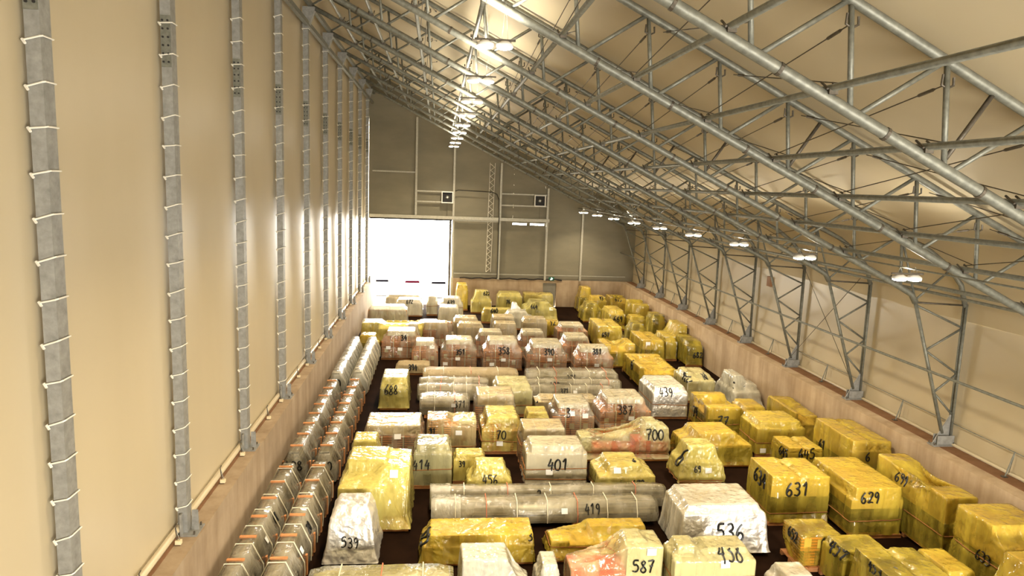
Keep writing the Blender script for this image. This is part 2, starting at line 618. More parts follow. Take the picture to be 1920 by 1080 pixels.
tag(MB().tube([(1.35, YG - 0.43, 9.58), (1.6, YG - 0.43, 9.68), (4.4, YG - 0.43, 9.6), (4.8, YG - 0.43, 9.45), (5.0, YG - 0.43, 9.0), (5.04, YG - 0.43, 7.6), (5.04, YG - 0.43, 2.45), (4.9, YG - 0.43, 2.36)], 0.035, 6).build('cable_conduit', M['black'], None, True),
    'black cable running from the left fan and down the middle gable post', 'cable')
cb = [(1.9 + i * 0.35, YG - 0.05, ZL + 0.05 + 0.04 * math.sin(i * 1.7)) for i in range(26)]
tag(MB().tube(cb, 0.05, 6).build('floor_cable', M['black'], None, True), 'dark cable lying along the top of the far concrete wall', 'cable')
# zigzag lacing
zp = []
for i in range(37):
    zp.append((4.25 + (0.32 if i % 2 else 0.0) - 0.004 * i, YG + 0.02, 11.9 - i * 0.25))
lz = thing('lacing', 'zigzag white lacing running down the middle of the far gable', 'lacing', (0, 0, 0))
MB().tube(zp, 0.03, 5).build('zigzag_cord', M['tie'], lz)
MB().tube([(4.2, YG + 0.03, 12), (4.1, YG + 0.03, 2.9)], 0.022, 5).build('edge_rope', M['tie'], lz)
MB().tube([(4.62, YG + 0.03, 12), (4.5, YG + 0.03, 2.9)], 0.022, 5).build('edge_rope', M['tie'], lz)


def fan(x, z, label):
    t = thing('wall_fan', label, 'fan', (x, YG - 0.28, z), 'wall fans')
    fm = MB()
    for a, b, c_, d_ in ((-0.48, 0.48, 0.40, 0.48), (-0.48, 0.48, -0.48, -0.40), (-0.48, -0.40, -0.40, 0.40), (0.40, 0.48, -0.40, 0.40)):
        fm.box(a, b, -0.1, 0.1, c_, d_)
    fm.build('housing', M['white_plastic'], t)
    MB().box(-0.40, 0.40, 0.05, 0.09, -0.40, 0.40).build('backing', M['black'], t)
    bl = MB()
    for k in range(4):
        a = k * math.pi / 2 + 0.5
        rot = Matrix.Rotation(a, 4, 'Y') @ Matrix.Rotation(0.45, 4, 'Z')
        bl.box(0.06, 0.34, -0.008, 0.008, -0.10, 0.10, 0, rot)
    bl.build('blades', M['steel'], t)
    h_ = MB().lathe([(0.0, -0.05), (0.07, -0.05), (0.07, 0.05), (0.0, 0.05)], 12)
    h_.v = [(x_, z_, y_) for x_, y_, z_ in h_.v]
    h_.build('hub', M['white_plastic'], t)
    MB().tube([(0, 0, -0.48), (0.0, 0.05, -1.5)], 0.012, 5).build('pull_cord', M['dark_steel'], t)


fan(0.72, 9.05, 'white framed square fan on the far gable left of the lacing')
fan(8.45, 9.02, 'white framed square fan on the far gable under the sloping truss at right')

# vehicles outside in the glare
for i, (x, wm, lab) in enumerate([(-5.02, 'glass', 'white car parked outside the doorway at left with dark windscreen'),
                                  (-2.22, 'maroon', 'white car parked outside the doorway with a maroon windscreen strip'),
                                  (0.15, 'glass', 'white car parked outside at the right edge of the doorway')]):
    cy = YG + 6.0 - 0.3 * i
    t = thing('parked_car', lab, 'car', (x, cy, -0.02), 'cars outside the doorway')
    prof = [(-2.1, 0.10), (-2.1, 0.85), (-1.2, 1.0), (-0.5, 1.5), (1.2, 1.55), (2.0, 1.05), (2.1, 0.12)]
    b_ = MB().prism([(p, q) for p, q in prof], 'x', -0.92, 0.92)
    b_.build('car_body', M['white_plastic'], t)
    gw = MB().add([(-0.66, -0.98, 1.15), (0.66, -0.98, 1.15), (0.62, -0.74, 1.32), (-0.62, -0.74, 1.32)], [(0, 1, 2, 3)])
    gw.v = [(a, b - 0.02, c_ + 0.01) for a, b, c_ in gw.v]
    gw.build('windscreen', M[wm], t)
    for sx in (-0.8, 0.8):
        for sy in (-1.3, 1.35):
            wh = MB().lathe([(0, -0.1), (0.33, -0.1), (0.33, 0.1), (0, 0.1)], 14)
            wh.v = [(sx + c_, sy + a, 0.33 + b) for a, b, c_ in wh.v]
            wh.build('wheel', M['black'], t)

# ------------------------------------------------------------------ roof trusses
NODES = [-3.85 + 1.65 * k for k in range(11)]     # -3.85 ... 12.65
INNER = [(14.5, bot_z(14.5)), (14.85, 7.28), (15.02, 7.02), (16.5, ZL + 0.42)]
OUTER_C = [(13.0, top_z(13.0)), (14.3, 9.13), (15.3, 8.65), (16.02, 8.15), (16.5, 7.6), (16.74, 6.9), (16.78, ZL + 0.35)]


def make_truss():
    t = thing('roof_truss', 'x', 'truss', (0, FY[0], 0), 'roof trusses')
    P = lambda q: (q[0], 0, q[1])
    MB().tube([P((-5.35, bot_z(-5.35)))] + [P((x, bot_z(x))) for x in range(-4, 15, 3)] + [P(q) for q in INNER[:3]], 0.095, 12).build('bottom_chord', M['steel'], t, True)
    MB().tube([P(INNER[2]), P(INNER[3])], 0.055, 10).build('inner_leg', M['steel'], t, True)
    for sy in (-0.055, 0.055):
        MB().tube([(OUTER_C[5][0], sy, OUTER_C[5][1] + 0.1), (OUTER_C[6][0], sy, OUTER_C[6][1])], 0.042, 10).build('outer_leg', M['steel'], t, True)
    MB().tube([P((-5.35, top_z(-5.35)))] + [P((x, top_z(x))) for x in range(-4, 13, 3)] + [P(q) for q in OUTER_C[:6]], 0.08, 12).build('top_chord', M['steel'], t, True)
    for x in (-2.9, 0.2, 3.3, 5.0, 6.8, 8.5, 10.2, 12.0):
        a, b = Vector((x, 0, bot_z(x))), Vector((x + 0.05, 0, bot_z(x + 0.05)))
        MB().tube([a, b], 0.106, 12).build('coupling_ring', M['dark_steel'], t)
    nd = NODES + [14.3]
    for i, x in enumerate(nd):
        zt = top_z(x) if x < 13 else 9.13
        MB().tube([(x + 0.16, 0, bot_z(x + 0.16)), (x, 0, zt)], 0.045, 8).build('vertical_strut', M['steel'], t, True)
        if i + 1 < len(nd):
            x2 = nd[i + 1]
            z2 = top_z(x2) if x2 < 13 else 9.13
            MB().tube([(x + 0.26, 0, bot_z(x + 0.26)), (x2 - 0.06, 0, z2 - 0.02)], 0.043, 8).build('diagonal_strut', M['steel'], t, True)
    MB().tube([(-5.3, 0, bot_z(-5.3)), (NODES[0] - 0.05, 0, top_z(NODES[0]))], 0.043, 8).build('diagonal_strut', M['steel'], t, True)
    MB().tube([(8.55, 0, top_z(8.55)), (7.78, 0, bot_z(7.78))], 0.04, 8).build('splice_strut', M['dark_steel'], t, True)
    # lattice of the leg
    I = lambda s_: (15.02 + (16.5 - 15.02) * s_, 0, 7.02 + (ZL + 0.42 - 7.02) * s_)
    O = lambda s_: (16.74 + 0.04 * s_, 0, 6.95 + (ZL + 0.35 - 6.95) * s_)
    zig = [I(0.02), O(0.17), I(0.36), O(0.52), I(0.68), O(0.84)]
    for a, b in zip(zig, zig[1:]):
        MB().tube([a, b], 0.035, 8).build('lacing_strut', M['steel'], t, True)
    MB().tube([I(0.0), O(0.0)], 0.03, 8).build('lacing_strut', M['dark_steel'], t, True)
    MB().tube([(14.3, 0, 9.1), (15.0, 0, 7.1)], 0.035, 8).build('knee_strut', M['steel'], t, True)
    MB().tube([(16.1, 0, 8.1), (15.0, 0, 7.1)], 0.035, 8).build('knee_strut', M['steel'], t, True)
    # foot
    f = MB().prism([(16.2, ZL + 0.05), (16.9, ZL + 0.05), (16.85, ZL + 0.75), (16.78, ZL + 1.15), (16.4, ZL + 0.45)], 'y', -0.02, 0.02)
    f.build('gusset_plate', M['column'], t)
    b = MB().box(16.15, 16.93, -0.16, 0.16, ZL + 0.012, ZL + 0.05)
    b.box(16.3, 16.88, -0.11, -0.09, ZL + 0.05, ZL + 0.36)
    b.box(16.3, 16.88, 0.09, 0.11, ZL + 0.05, ZL + 0.36)
    b.build('base_shoe', M['column'], t)
    bo = MB()
    for bx in (16.2, 16.86):
        for by in (-0.13, 0.13):
            bo.tube([(bx, by, ZL + 0.05), (bx, by, ZL + 0.13)], 0.022, 6)
    bo.build('anchor_bolts', M['dark_steel'], t)
    return t


truss0 = make_truss()
truss0['label'] = 'steel lattice roof truss ' + nth(0) + ', crossing the upper right corner'
tk = list(truss0.children)
for k in range(1, 10):
    copy_tree(truss0, (0, FY[k], 0), 'steel lattice roof truss, ' + nth(k) + ', descending to the right wall', tk)

# purlins along the hall
PURX = [x - 0.2 for x in NODES] + [14.25]
PN = len(PURX)
for i, x in enumerate(PURX):
    z = bot_z(x) + 0.16
    t = tag(MB().tube([(x, YB, z), (x, YG - 0.3, z)], 0.058, 8).build('purlin', M['steel'], None, True),
            'long roof purlin tube, ' + (ORD[PN - 1 - i] + ' up from the right eave' if i < PN - 1 else 'lowest, at the right eave knees'), 'purlin', 'roof purlins')
    for k in range(0, 7):
        cl = MB().box(x - 0.07, x + 0.07, FY[k] - 0.12, FY[k] + 0.12, z - 0.10, z - 0.03)
        cl.tube([(x + 0.09, FY[k] - 0.1, z - 0.02), (x + 0.09, FY[k] + 0.1, z + 0.1)], 0.02, 5)
        cl.tube([(x - 0.09, FY[k] - 0.1, z - 0.02), (x - 0.09, FY[k] + 0.1, z + 0.1)], 0.02, 5)
        cl.build('purlin_clamp', M['dark_steel'], t)
for x, z, r, lab in ((15.62, 4.85, 0.045, 'long tube rail crossing the lattice legs halfway up the right wall'),
                     (14.98, 7.45, 0.045, 'long tube rail at the knees of the lattice legs on the right'),
                     (16.84, 3.05, 0.016, 'thin rod along the right wall just above the kerb'),
                     (11.72, 8.52, 0.022, 'thin conduit tube carrying the right hand row of lamps')):
    tag(MB().tube([(x, YB, z), (x, YG - 0.3, z)], r, 8).build('wall_rail', M['steel'], None, True), lab, 'rail')

# crossed bracing cables in vertical planes between trusses
cab_n = 0
for i, x in enumerate(PURX[:-1]):
    if i < 2:
        continue
    xm = x + 0.55
    hk = None
    for k in range(0, 7):
        ya, yb = FY[k], FY[k + 1]
        zt, zb = top_z(xm) - 0.16, bot_z(x) + 0.24
        bay = ['nearest bay', 'second bay', 'third bay', 'fourth bay', 'fifth bay', 'sixth bay', 'seventh bay'][k]
        line = ORD[PN - 1 - i].replace('nearest', 'first')
        for (p, q, wd) in (((x + 0.25, ya, zt), (x, yb, zb), 'falling away'), ((x + 0.3, ya, zb), (xm, yb, zt), 'rising away')):
            o = MB().tube([p, q], 0.011, 5).build('bracing_cable', M['dark_steel'])
            tag(o, 'thin bracing cable %s in the %s, purlin line %s from the right eave' % (wd, bay, line), 'cable', 'roof bracing cables')
            if k < 5:
                hi, lo = (Vector(p), Vector(q)) if p[2] > q[2] else (Vector(q), Vector(p))
                dv = (lo - hi).normalized()
                tb = MB().tube([hi + dv * 0.25, hi + dv * 0.30, hi + dv * 0.6, hi + dv * 0.65], [0.012, 0.028, 0.028, 0.012], 6)
                tb.build('turnbuckle', M['dark_steel'], o)
                if p[2] > q[2]:
                    hkm = MB().tube([hi + Vector((-0.09, 0, 0.14)), hi + Vector((-0.10, 0, -0.02)), hi + Vector((0, 0, -0.07)), hi + Vector((0.10, 0, -0.02)), hi + Vector((0.09, 0, 0.10))], 0.02, 6)
                    hkm.build('hanger_hook', M['dark_steel'], o)
# large wall bracing in the right wall
for k in (3,):
    tag(MB().tube([(16.42, FY[k] + 0.1, 7.2), (16.40, FY[k + 1], ZL + 0.4)], 0.012, 5).build('bracing_cable', M['dark_steel']),
        'long bracing cable falling away across the right wall between two lattice legs', 'cable')
    tag(MB().tube([(16.62, FY[k] + 0.1, ZL + 0.4), (16.60, FY[k + 1], 7.2)], 0.012, 5).build('bracing_cable', M['dark_steel']),
        'long bracing cable rising away across the right wall between two lattice legs', 'cable')

# ------------------------------------------------------------------ left columns
XC = -5.48


def make_column():
    t = thing('steel_column', 'x', 'column', (XC, FY[0], ZL), 'left wall columns')
    H = 16.95 - ZL
    MB().box(-0.10, 0.10, -0.14, 0.14, 0.03, H).build('shaft', M['column'], t)
    g_ = MB().prism([(-0.11, H - 0.75), (0.11, H - 0.75), (0.38, H - 0.02), (0.38, H + 0.06), (-0.11, H + 0.06)], 'y', -0.16, 0.16)
    g_.build('head_bracket', M['column'], t)
    bp = MB().box(-0.2, 0.34, -0.28, 0.28, 0.0, 0.03)
    bp.box(0.15, 0.30, -0.02, 0.02, 0.03, 0.5, 0.01)
    bp.box(-0.02, 0.02, -0.27, -0.17, 0.03, 0.5)
    bp.build('base_plate', M['column'], t)
    bo = MB()
    for bx in (-0.12, 0.27):
        for by in (-0.22, 0.22):
            bo.tube([(bx, by, 0.03), (bx, by, 0.10)], 0.022, 6)
    bo.build('anchor_bolts', M['dark_steel'], t)
    sp = MB().box(-0.095, 0.095, -0.155, -0.14, 10.0, 11.0)
    sp.build('splice_plate', M['steel'], t)
    bs = MB()
    for j in range(6):
        for bx in (-0.05, 0.05):
            bs.tube([(bx, -0.15, 10.1 + j * 0.16), (bx, -0.17, 10.1 + j * 0.16)], 0.022, 6)
    bs.build('splice_bolts', M['black'], t)
    for j in range(23):
        z = 0.62 + j * 0.6
        s_ = random.uniform(-0.03, 0.03)
        tm = MB().tube([(-0.14, 0.17, z + 0.02), (-0.13, -0.13, z + s_), (-0.10, -0.16, z + s_), (0.10, -0.16, z + 0.04), (0.125, -0.13, z + 0.05), (0.125, 0.14, z + 0.05), (0.06, 0.18, z + 0.05)], 0.013, 5)
        tm.tube([(-0.13, -0.15, z + s_ + 0.01), (-0.08, -0.175, z + s_ - 0.05)], 0.02, 5)
        tm.build('lashing', M['tie'], t)
    return t


CY = [10.52] + FY[1:]
col0 = make_column()
col0.location.y = CY[0]
col0['label'] = 'grey steel column laced to the left wall, ' + nth(0)
ck = list(col0.children)
for k in range(1, 10):
    copy_tree(col0, (XC, FY[k], ZL), 'grey steel column laced to the left wall, ' + nth(k), ck)
for z, x, lab in ((16.35, -5.40, 'lower dark eave beam running along the tops of the left columns'), (17.12, -5.3, 'upper dark eave beam along the heads of the left columns')):
    tag(MB().box(x - 0.08, x + 0.08, YB, YG - 0.3, z - 0.09, z + 0.09).build('eave_beam', M['steel']), lab, 'beam')

# anchor pins on the left kerb and stay posts on the right kerb
pin = thing('anchor_pin', 'x', 'anchor pin', (0, 0, 0), 'fabric anchor pins on the left kerb')
MB().box(-0.06, 0.06, -0.05, 0.05, 0.025, 0.11).build('block', M['carton'], pin)
MB().tube([(-0.03, 0, 0.10), (-0.06, 0, 0.42), (-0.03, 0.02, 0.48)], 0.012, 6).build('rod', M['dark_steel'], pin)
MB().tube([(0.02, 0.01, 0.10), (-0.07, 0.03, 0.40)], 0.009, 5).build('wire', M['steel'], pin)
pk = list(pin.children)
first = True
for k in range(10):
    for dy, txt in ((-2.45, 'halfway before the %s left column'), (-0.62, 'just before the %s left column')):
        y = FY[k] + dy
        lab = 'small fabric anchor pin on the left kerb, ' + txt % ORD[k]
        if first:
            pin.location = (-5.4, y, ZL)
            pin['label'] = lab
            first = False
        else:
            copy_tree(pin, (-5.4, y, ZL), lab, pk)
st = thing('stay_post', 'x', 'stay post', (16.7, FY[1] + 2.45, ZL + 0.012), 'stay posts on the right kerb')
MB().tube([(-0.12, -0.05, 0.0), (0.14, 0.0, 0.76)], 0.022, 6).build('post', M['steel'], st)
MB().tube([(0.12, 0.1, 0.0), (0.14, 0.0, 0.7)], 0.014, 6).build('brace', M['steel'], st)
MB().box(-0.2, -0.05, -0.1, 0.02, 0.0, 0.03).build('foot', M['dark_steel'], st)
sk = list(st.children)
st['label'] = 'small steel stay post on the right kerb, beyond the second lattice leg'
for k in list(range(2, 9)) + [0]:
    copy_tree(st, (16.7, FY[k] + 2.45, ZL + 0.012), 'small steel stay post on the right kerb, beyond the %s lattice leg' % ORD[k], sk)
tag(MB().box(16.8, 16.94, 33.4, 33.75, 5.6, 6.1).build('wall_box', mottled('brown_box', (0.25, 0.12, 0.05), (0.3, 0.15, 0.07), 3)), 'small brown box fixed to the right wall beside a lattice leg', 'box')


# ------------------------------------------------------------------ lamps
def make_lamp(cat_label, group, drop, power):
    t = thing('pendant_lamp', 'x', 'lamp', (0, 0, 0), group)
    MB().box(-0.42, 0.42, -0.025, 0.025, 0.06, 0.10).build('crossbar', M['dark_steel'], t)
    for sx in (-0.2, 0.2):
        h_ = MB().lathe([(0.0, 0.06), (0.08, 0.06), (0.17, 0.0), (0.175, -0.05), (0.165, -0.05)], 18, (sx, 0, 0)).build('lamp_housing', M['white_plastic'], t, True)
        g_ = MB().lathe([(0.165, -0.045), (0.15, -0.085), (0.08, -0.105), (0.0, -0.11)], 18, (sx, 0, 0)).build('lens', M['lamp_glow'], t, True)
        MB().tube([(sx - 0.06, 0, 0.10), (sx, 0, drop)], 0.006, 4).build('hanging_wire', M['steel'], t)
        MB().tube([(sx + 0.06, 0, 0.10), (sx, 0, drop)], 0.006, 4).build('hanging_wire', M['steel'], t)
    u = bpy.data.lights.new('lamp_uplight', 'SPOT')
    u.energy = UPLIGHT_W * power ** 1.4
    u.color = (1.0, 0.93, 0.80)
    u.spot_size = math.radians(158)
    u.spot_blend = 0.8
    u.shadow_soft_size = 0.2
    uo = bpy.data.objects.new('lamp_uplight', u)
    uo.location = (0, 0, 0.16)
    uo.rotation_euler = (math.pi, 0, 0)
    C.objects.link(uo)
    uo.parent = t
    d = bpy.data.lights.new('lamp_beam', 'AREA')
    d.shape = 'DISK'
    d.size = 0.6
    d.energy = LAMP_W * power
    d.color = (1.0, 0.84, 0.60)
    d.spread = math.radians(120)
    o = bpy.data.objects.new('lamp_beam', d)
    o.location = (0, 0, -0.15)
    C.objects.link(o)
    o.parent = t
    return t


for row, (x, z, drop, lab, grp) in enumerate(((1.08, 13.05, 0.85, 'twin round pendant lamp in the upper row under the trusses, ', 'upper row of twin lamps'),
                                              (11.7, 8.30, 0.24, 'twin round pendant lamp in the low row along the right side, ', 'right row of twin lamps'))):
    l0 = make_lamp(lab, grp, drop, (1.0, 0.5)[row])
    lk = list(l0.children)
    ys = [FY[k] - (0.5 if row == 0 else -0.9) for k in range(10)]
    ys = [y for y in ys if not (row == 1 and y < 12)] if row else ys
    for i, y in enumerate(ys):
        if i == 0:
            l0.location = (x, y, z)
            l0['label'] = lab + nth(0)
        else:
            copy_tree(l0, (x, y, z), lab + nth(i), lk)

# ------------------------------------------------------------------ handwriting
STROKES = {
    '0': [[(.3, 1), (.08, .8), (.02, .45), (.12, .1), (.32, 0), (.52, .15), (.58, .5), (.5, .85), (.3, 1)]],
    '1': [[(.1, .72), (.38, 1), (.36, .5), (.34, 0)]],
    '2': [[(.06, .8), (.22, .98), (.48, .92), (.5, .68), (.3, .35), (.03, .02), (.3, .06), (.58, .03)]],
    '3': [[(.06, .92), (.35, 1), (.5, .8), (.42, .6), (.22, .53), (.48, .42), (.55, .2), (.35, .0), (.05, .06)]],
    '4': [[(.3, 1), (.2, .7), (.04, .38), (.3, .38), (.58, .42)], [(.46, .72), (.42, .3), (.4, -.08)]],
    '5': [[(.55, .97), (.14, .95), (.1, .58), (.36, .6), (.54, .38), (.44, .08), (.2, -.02), (.02, .06)]],
    '6': [[(.45, 1), (.2, .75), (.05, .4), (.12, .08), (.34, 0), (.52, .18), (.46, .42), (.25, .48), (.08, .3)]],
    '7': [[(.04, .92), (.3, .95), (.58, .97), (.4, .5), (.26, -.05)], [(.2, .5), (.52, .54)]],
    '8': [[(.5, .82), (.3, 1), (.1, .82), (.29, .55), (.55, .22), (.3, 0), (.04, .2), (.27, .5), (.5, .82)]],
    '9': [[(.5, .8), (.32, 1), (.1, .85), (.12, .6), (.34, .52), (.5, .78), (.48, .4), (.34, -.04)]],
}


def resample(pts, step):
    # smooth with Catmull-Rom and sample
    P = [Vector((p[0], p[1])) for p in pts]
    out = []
    for i in range(len(P) - 1):
        p0, p1, p2, p3 = P[max(i - 1, 0)], P[i], P[i + 1], P[min(i + 2, len(P) - 1)]
        n = max(2, int((p2 - p1).length / step))
        for k in range(n):
            t = k / n
            out.append(0.5 * ((2 * p1) + (p2 - p0) * t + (2 * p0 - 5 * p1 + 4 * p2 - p3) * t * t + (3 * p1 - p0 - 3 * p2 + p3) * t ** 3))
    out.append(P[-1])
    return out


FACES = {'f': (Vector((1, 0, 0)), Vector((0, 0, 1)), Vector((0, 1, 0))), 'l': (Vector((0, -1, 0)), Vector((0, 0, 1)), Vector((1, 0, 0))),
         'r': (Vector((0, 1, 0)), Vector((0, 0, 1)), Vector((-1, 0, 0))), 't': (Vector((1, 0, 0)), Vector((0, 1, 0)), Vector((0, 0, -1)))}


def stick(bvh, face, c2, off):
    """point on the cover for in-face coordinates; c2 = local 3d point on the nominal face"""
    R, U, D = FACES[face]
    hit = bvh.ray_cast(c2 - D * 3.0, D)
    if hit[0] is None:
        return None
    n = hit[1] if hit[1].dot(D) < 0 else -hit[1]
    return hit[0] + n * off


def write(bvh, text, face, centre, width, parent, rng, thick=0.0):
    R, U, D = FACES[face]
    n = len(text)
    hgt = min(width / (n * 0.62), 0.62)
    cw = width / n
    mb = MB()
    slope = rng.uniform(-0.04, 0.06)
    for i, ch in enumerate(text):
        if ch not in STROKES:
            continue
        jx, jy = rng.uniform(-.02, .02), rng.uniform(-.05, .05)
        for st_ in STROKES[ch]:
            pts = []
            for q in resample(st_, 0.09):
                x = -width / 2 + cw * (i + 0.1 + jx) + q.x / 0.6 * cw * 0.8
                y = (q.y - 0.5 + jy) * hgt + x * slope + (q.y - .5) * 0.0
                pos = stick(bvh, face, centre + R * x + U * y, 0.012)
                if pos is not None:
                    if pts and (pos - pts[-1]).length > 0.35:
                        if len(pts) > 1:
                            mb.tube(pts, 0.022, 5)
                        pts = []
                    pts.append(pos)
            if len(pts) > 1:
                mb.tube(pts, max(0.02, min(0.038, hgt * 0.072), min(0.034, thick)), 5)
    if mb.v:
        return mb.build('marker_number', M['ink'], parent)


def sticker(bvh, face, centre, parent, w_=0.19, h_=0.15):
    R, U, D = FACES[face]
    q = [stick(bvh, face, centre + R * (sx * w_ / 2) + U * (sy * h_ / 2), 0.02) for sx, sy in ((-1, -1), (1, -1), (1, 1), (-1, 1))]
    if any(p is None for p in q):
        return
    nrm = (q[1] - q[0]).cross(q[3] - q[0]).normalized()
    if nrm.dot(D) > 0:
        nrm = -nrm
    mb = MB().add(q + [p + nrm * 0.004 for p in q], [(0, 3, 2, 1), (4, 5, 6, 7), (0, 1, 5, 4), (1, 2, 6, 5), (2, 3, 7, 6), (3, 0, 4, 7)])
    mb.build('paper_label', M['paper'], parent)


# ------------------------------------------------------------------ film covers
def sdf(P, boxes):
    best = np.full(len(P), 1e9)
    for (x0, x1, y0, y1, z0, z1) in boxes:
        c = np.array([(x0 + x1) / 2, (y0 + y1) / 2, (z0 + z1) / 2])
        hs = np.array([(x1 - x0) / 2, (y1 - y0) / 2, (z1 - z0) / 2])
        q = np.abs(P - c) - hs
        d_ = np.linalg.norm(np.maximum(q, 0), axis=1) + np.minimum(q.max(axis=1), 0)
        best = np.minimum(best, d_)
    return best


def cover_mesh(w, d, h, boxes, L, seed, ties=(), sag=0.34, flare=0.03, wr=1.0, crumple=0.0, extra=(), star=0.0):
    bm = bmesh.new()
    pad = 0.02
    pts = []
    for (x0, x1, y0, y1, z0, z1) in boxes:
        for x in (x0 - pad, x1 + pad):
            for y in (y0 - pad, y1 + pad):
                for z in (z0, z1 + pad):
                    pts.append((x, y, z))
    xs0 = min(b[0] for b in boxes)
    xs1 = max(b[1] for b in boxes)
    for x in (xs0 - flare, xs1 + flare):
        for y in (-d / 2 - flare, d / 2 + flare):
            pts.append((x, y, 0.12))
    pts += list(extra)
    for p in pts:
        bm.verts.new(p)
    r = bmesh.ops.convex_hull(bm, input=bm.verts)
    dead = [e for e in r['geom_interior'] + r['geom_unused'] if isinstance(e, bmesh.types.BMVert)]
    bmesh.ops.delete(bm, geom=list(set(dead)), context='VERTS')
    bm.normal_update()
    bot = [f for f in bm.faces if f.normal.z < -0.7 and f.calc_center_median().z < 0.35]
    bmesh.ops.delete(bm, geom=bot, context='FACES')
    loose = [v for v in bm.verts if not v.link_faces]
    if loose:
        bmesh.ops.delete(bm, geom=loose, context='VERTS')
    for it in range(8):
        long = [e for e in bm.edges if e.calc_length() > L * 1.35]
        if not long:
            break
        bmesh.ops.subdivide_edges(bm, edges=long, cuts=1)
        ng = [f for f in bm.faces if len(f.verts) > 3]
        if ng:
            bmesh.ops.triangulate(bm, faces=ng, quad_method='SHORT_EDGE')
    inner = [v for v in bm.verts if not v.is_boundary]
    for it in range(2):
        bmesh.ops.smooth_vert(bm, verts=inner, factor=0.5, use_axis_x=True, use_axis_y=True, use_axis_z=True)
    bm.normal_update()
    V = np.array([v.co[:] for v in bm.verts])
    NN = np.array([v.normal[:] for v in bm.verts])
    ds = sdf(V, boxes)
    # taut film sags inward between its supports
    top = np.clip(NN[:, 2], 0, 1)
    move = np.clip(sag * (ds - 0.02) * (0.55 + 0.75 * top), 0, 0.5)
    lowfree = np.clip((V[:, 2] - 0.12) / 0.3, 0, 1)
    move *= lowfree
    for tz in ties:
        k = np.exp(-((V[:, 2] - tz * h) / 0.09) ** 2)
        move += k * np.clip(0.75 * ds, 0, 0.12)
    V = V - NN * move[:, None]
    o = Vector((seed * 3.7, seed * 1.3, seed * 0.7))
    disp = np.zeros(len(V))
    for i in range(len(V)):
        x, y, z = V[i]
        side = 1 - abs(NN[i][2])
        ang = math.atan2(y / d, x / w)
        # pleats run down the sides; finer crumple on the top
        pl = noise.noise(Vector((x * 4.2, y * 4.2, z * 0.55)) + o)
        pl2 = noise.noise(Vector((x * 9, y * 9, z * 1.1)) + o)
        cr = noise.noise(Vector((x * 2.2, y * 2.2, z * 2.2)) + o)
        low = 1.25 - 0.7 * z / h
        disp[i] = wr * (side * low * (0.045 * pl + 0.018 * pl2) + (1 - side) * (0.007 * pl2 + 0.014 * cr))
        if crumple:
            disp[i] += crumple * (abs(noise.noise(Vector((x * 3.1, y * 3.1, z * 3.1)) + o)) + 0.6 * abs(noise.noise(Vector((x * 6.5, y * 6.5, z * 6.5)) + o)))
    if star:
        corners = []
        for (x0, x1, y0, y1, z0, z1) in boxes:
            if z1 > 0.45 * h:
                corners += [(x0, y0, z1), (x1, y0, z1), (x0, y1, z1), (x1, y1, z1)]
        free = np.clip((ds - 0.015) / 0.06, 0.12, 1)
        srng = random.Random(seed)
        for c in corners:
            r = V - np.array(c)
            rl = np.linalg.norm(r, axis=1) + 1e-6
            a1 = np.arctan2(r[:, 0] + 0.6 * r[:, 1], -r[:, 2] + 1e-6)
            fold = np.sin(a1 * srng.choice((11, 13, 15)) + srng.uniform(0, 6)) + 0.5 * np.sin(a1 * 24 + srng.uniform(0, 6))
            amp = np.exp(-rl / 0.55) * np.clip(rl / 0.12, 0, 1)
            disp += star * fold * amp * free * (1 - np.clip(NN[:, 2], 0, 1) * 0.7)
    V = V + NN * disp[:, None]
    # never cut into the goods
    ds2 = sdf(V, boxes)
    push = np.clip(0.014 - ds2, 0, 0.2)
    V = V + NN * push[:, None]
    for v, c in zip(bm.verts, V):
        v.co = c
    me = bpy.data.meshes.new('film_cover')
    bm.to_mesh(me)
    bvh = BVHTree.FromBMesh(bm)
    bm.free()
    me.polygons.foreach_set('use_smooth', [True] * len(me.polygons))
    return me, bvh


def tie_cord(bvh, z, w, d, parent, tilt):
    pts = []
    n = 56
    for k in range(n + 1):
        a = 2 * math.pi * k / n
        dv = Vector((math.cos(a) * w, math.sin(a) * d, 0)).normalized()
        zz = z + tilt * math.cos(a)
        hit = bvh.ray_cast(Vector((0, 0, zz)) + dv * 6, -dv)
        if hit[0] is not None:
            pts.append(hit[0] + dv * 0.012)
    if len(pts) > 8:
        MB().tube(pts, 0.016, 5).build('tie_cord', M['cord'], parent, True)


